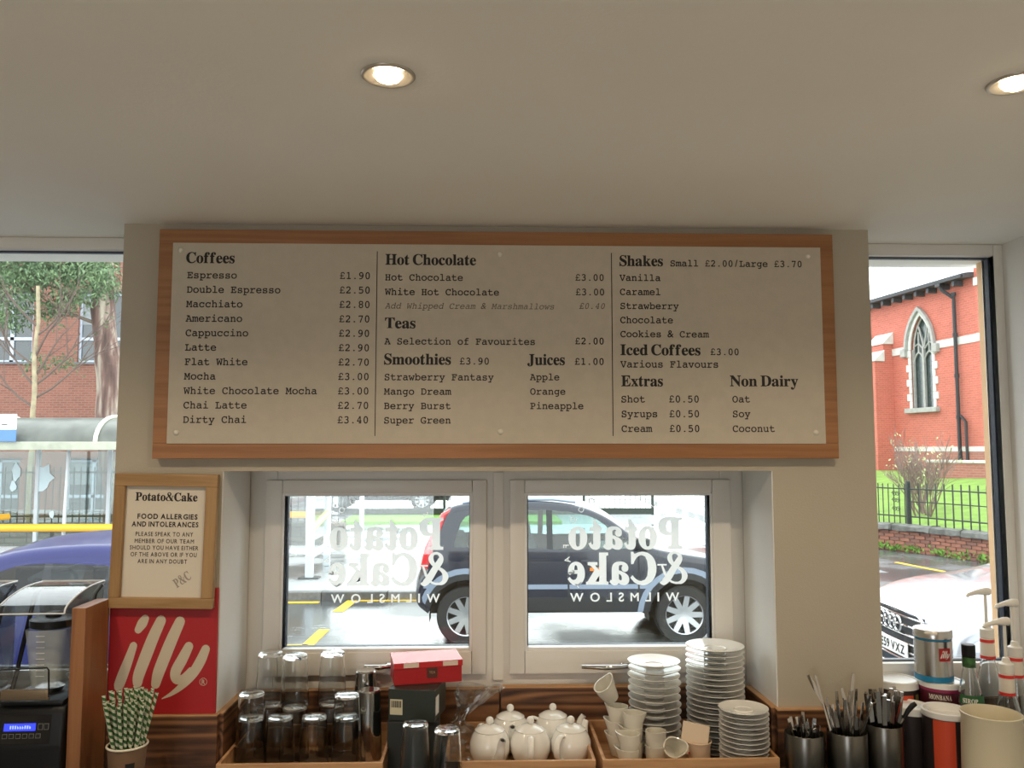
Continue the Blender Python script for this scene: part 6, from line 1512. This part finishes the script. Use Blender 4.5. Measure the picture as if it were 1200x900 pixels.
sn = n.nodes.new('ShaderNodeMath'); sn.operation = 'SINE'; L(zm.outputs[0], sn.inputs[0]); gt_ = n.nodes.new('ShaderNodeMath'); gt_.operation = 'GREATER_THAN'; gt_.inputs[1].default_value = .05; L(sn.outputs[0], gt_.inputs[0])
mx = n.nodes.new('ShaderNodeMix'); mx.data_type = 'RGBA'; L(gt_.outputs[0], mx.inputs[0]); mx.inputs[6].default_value = (.62, .62, .48, 1); mx.inputs[7].default_value = (.035, .13, .03, 1); L(mx.outputs[2], b.inputs['Base Color'])
Ls = .262; s0 = MB().lathe([(.0044, 0), (.0044, Ls), (.0036, Ls), (.0036, 0)], 12, close=True).build('paper_straw', ms, None, True, 40)
rg = random.Random(14); first = True
for k in range(44):
    a = 2.399963*k; q = math.sqrt((k+.5)/44); rb, rt_ = q*.005, q*.042
    o = s0 if first else s0.copy()
    if not first: C.objects.link(o)
    first = False; b_0 = Vector((rb*math.cos(a), rb*math.sin(a), 0)); t_0 = Vector((rt_*math.cos(a)*1.03, rt_*math.sin(a)*1.03, hc)); d = (t_0-b_0).normalized()
    front_ = -math.sin(a)*q
    tag(o, 'green and white striped paper straw standing in the kraft cup', 'straw', 'striped straws in the paper cup', loc=(cx+b_0.x, cy+b_0.y, CT+.008+rg.uniform(0, .006)+(0 if front_ > .1 else .014)), rot=Vector((0, 0, 1)).rotation_difference(d).to_euler())

# ---- blenders on the left
M_acry = pane_mat('clear_acrylic', (.86, .90, .93), extra=.09, rough=.03)
M_poly = mat('frosted_jug_plastic', (.70, .73, .66), .3, alpha=.38)
def blender(x, y, label):
    t = thing('blender', label, 'blender', (x, y, CT), rz=R(2), group=None); W_ = .086; zt_ = ZP(822, 2.23)-CT
    b = MB(); prof = [(-.115, 0), (-.120, .02), (-.118, zt_-.10), (-.105, zt_-.015), (-.095, zt_), (.11, zt_), (.115, 0)]
    b.add([(sx*W_*(1.0 if z < .01 or True else 1), yy, z) for sx in (-1, 1) for yy, z in prof], [tuple(range(7)), tuple(range(13, 6, -1))]+[(i, i+7, (i+1) % 7+7, (i+1) % 7) for i in range(7)])
    bmesh.ops.bevel(b.bm, geom=b.bm.edges[:], offset=.008, segments=3, affect='EDGES', profile=.5); b.build('base_housing', M_blackpl, t, True, 40)
    # display on the sloping front
    f0, f1 = Vector((0, -.118, zt_-.10)), Vector((0, -.105, zt_-.015)); up = (f1-f0).normalized(); nn = Vector((0, -up.z, up.y))
    def fp(u, v, e=.001): q = f0+up*v+nn*e; return (u, q.y, q.z)
    def plate(nm, u0, u1, v0, v1, m_, e=.001):
        q = MB(); q.add([fp(u0, v0, e), fp(u1, v0, e), fp(u1, v1, e), fp(u0, v1, e), fp(u0, v0, -.002), fp(u1, v0, -.002), fp(u1, v1, -.002), fp(u0, v1, -.002)], [(0, 1, 2, 3), (0, 4, 5, 1), (1, 5, 6, 2), (2, 6, 7, 3), (3, 7, 4, 0)]); return q.build(nm, m_, t)
    plate('control_panel', -.075, .055, .010, .080, mat('glossy_black_panel', (.012, .012, .014), .12), .0008)
    plate('display', -.060, .018, .042, .060, mat('blue_lit_display', (.02, .03, .4), .3, emit=(.03, .05, 1.0), es=1.6), .0016)
    dg = MB(); rg_ = random.Random(9)
    for k in range(9): dg.add([fp(-.045+.006*k, .047, .0022), fp(-.0415+.006*k, .047, .0022), fp(-.0415+.006*k, .047+rg_.choice((.004, .008)), .0022), fp(-.045+.006*k, .055, .0022)], [(0, 1, 2, 3)])
    o = dg.build('display_segments', mat('pale_lit_segments', (.3, .4, 1), .4, emit=(.3, .4, 1), es=1.2), t); o['kind'] = 'stuff'
    Mk = mat('grey_button_outline', (.22, .22, .20), .5)
    for k in range(6): plate('button', -.062+.0165*k, -.050+.0165*k, .024, .035, Mk, .0014); plate('button_face', -.0610+.0165*k, -.0510+.0165*k, .025, .034, M_blackpl, .0018)
    for k in range(2): plate('button', .024+.0145*k, .036+.0145*k, .044, .059, Mk, .0014); plate('button_face', .025+.0145*k, .035+.0145*k, .045, .058, M_blackpl, .0018)
    # tray ring, drive
    MB().box(-.078, .078, -.10, .105, zt_, zt_+.012, bev=.005).build('seal_plate', M_blackpl, t, True)
    MB().lathe([(.03, 0), (.036, .012), (.020, .02), (0, .02)], 24, at=(0, 0, zt_+.012)).build('drive_hub', M_steel, t, True)
    MB().box(-.060, .060, -.006, .0, 0, .028, bev=.005).build('badge_bar', mat('bronze_bar', (.33, .22, .12), .35, metal=.5), t, True).location = (-.010, -.112, zt_+.018)
    # jug
    j = MB(); zb_ = zt_+.03; H_ = .150
    def jf(u, v, ins=0):
        a = 2*PI*u; s = (.040+.016*v)-ins; c_, s_ = math.cos(a), math.sin(a); k_ = (abs(c_)**5+abs(s_)**5)**(-1/5); return (s*k_*c_, s*k_*s_, zb_+H_*v)
    j.grid(lambda u, v: jf(u, v), 40, 8, closeu=True); j.build('jug', M_poly, t, True)
    MB().lathe([(0, 0), (.05, 0), (.058, .004), (.058, .022), (.05, .026), (.02, .028), (.018, .04), (0, .04)], 36, at=(0, 0, zb_+H_)).build('jug_lid', M_blackpl, t, True, 40)
    MB().tube(spline([(.054, -.01, zb_+H_-.012), (.074, -.012, zb_+H_-.005), (.078, -.012, zb_+H_-.03), (.074, -.012, zb_+.05), (.05, -.010, zb_+.02)], 5), [.0085]*21, 10).build('jug_handle', M_acry, t, True)
    for k in range(8): MB().box(-.018, .004, -.0545+.0008*k, -.0540+.0008*k, zb_+.135-.015*k, zb_+.1365-.015*k).build('measure_mark', M_whitepl, t)
    # sound enclosure: curved clear hood with side walls
    zf, zk = ZP(710, 2.21)-CT, ZP(678.5, 2.44)-CT; hw = .085
    top = spline([(-.128, zf-.012), (-.118, zf+.004), (-.06, zf+.022), (.02, zk+.0), (.112, zk)], 5)
    h_ = MB(); h_.grid(lambda u, v: (-hw+2*hw*v, top[int(round(u*(len(top)-1)))][0], top[int(round(u*(len(top)-1)))][1]), len(top)-1, 1); h_.build('hood_top', M_acry, t, True)
    for s in (-1, 1):
        w_ = MB(); pts = [(s*hw, a, b) for a, b in top]+[(s*hw, .112, zt_+.01), (s*hw, -.04, zt_+.01)]; w_.add(pts, [tuple(range(len(pts)))]); w_.build('hood_side', M_acry, t)
        e = MB(); e.tube([(s*hw, a, b) for a, b in top], .0022, 6); e.build('hood_edge', mat('bright_acrylic_edge', (.75, .80, .85), .2), t, True)
        a_ = MB(); a_.tube([(s*(hw-.004), -.045, zt_+.012), (s*(hw-.004), -.02, zt_+.06), (s*(hw-.004), .06, zk-.03), (s*(hw-.004), .10, zk-.012)], .006, 8); a_.build('hinge_arm', M_blackpl, t, True)
    MB().tube([(-hw, -.128, zf-.012), (hw, -.128, zf-.012)], .0022, 6).build('hood_edge', MATS['bright_acrylic_edge'], t, True)
    MB().tube([(-hw, .112, zk), (hw, .112, zk)], .003, 6).build('hood_edge', MATS['bright_acrylic_edge'], t, True)
    MB().box(-hw, hw, .098, .112, zt_+.01, zk-.01, bev=.003).build('back_frame', pane_mat('smoked_acrylic', (.55, .58, .60), extra=.05), t)
    fl = MB(); fl.grid(lambda u, v: (-.072+.125*u, -.132-.012*math.sin(PI*v), zt_+.018+.085*v), 6, 4); fl.build('splash_door', M_acry, t, True)
    MB().tube([(-.072, -.134, zt_+.10), (.050, -.134, zt_+.104), (.055, -.134, zt_+.098), (.056, -.130, zt_+.03)], .0022, 6).build('splash_door_edge', M_blackpl, t, True)
    return t
yb_ = 2.33
blender(DIVX-.036-.092, yb_, 'black blender with clear hood and blue display beside the oak divider')
blender(DIVX-.036-.092-.245, 2.33, 'second blender at the far left edge, only its clear hood corner showing')
# ---- tidy up the lettering helper
bpy.data.objects.remove(_go); bpy.data.curves.remove(_gc)
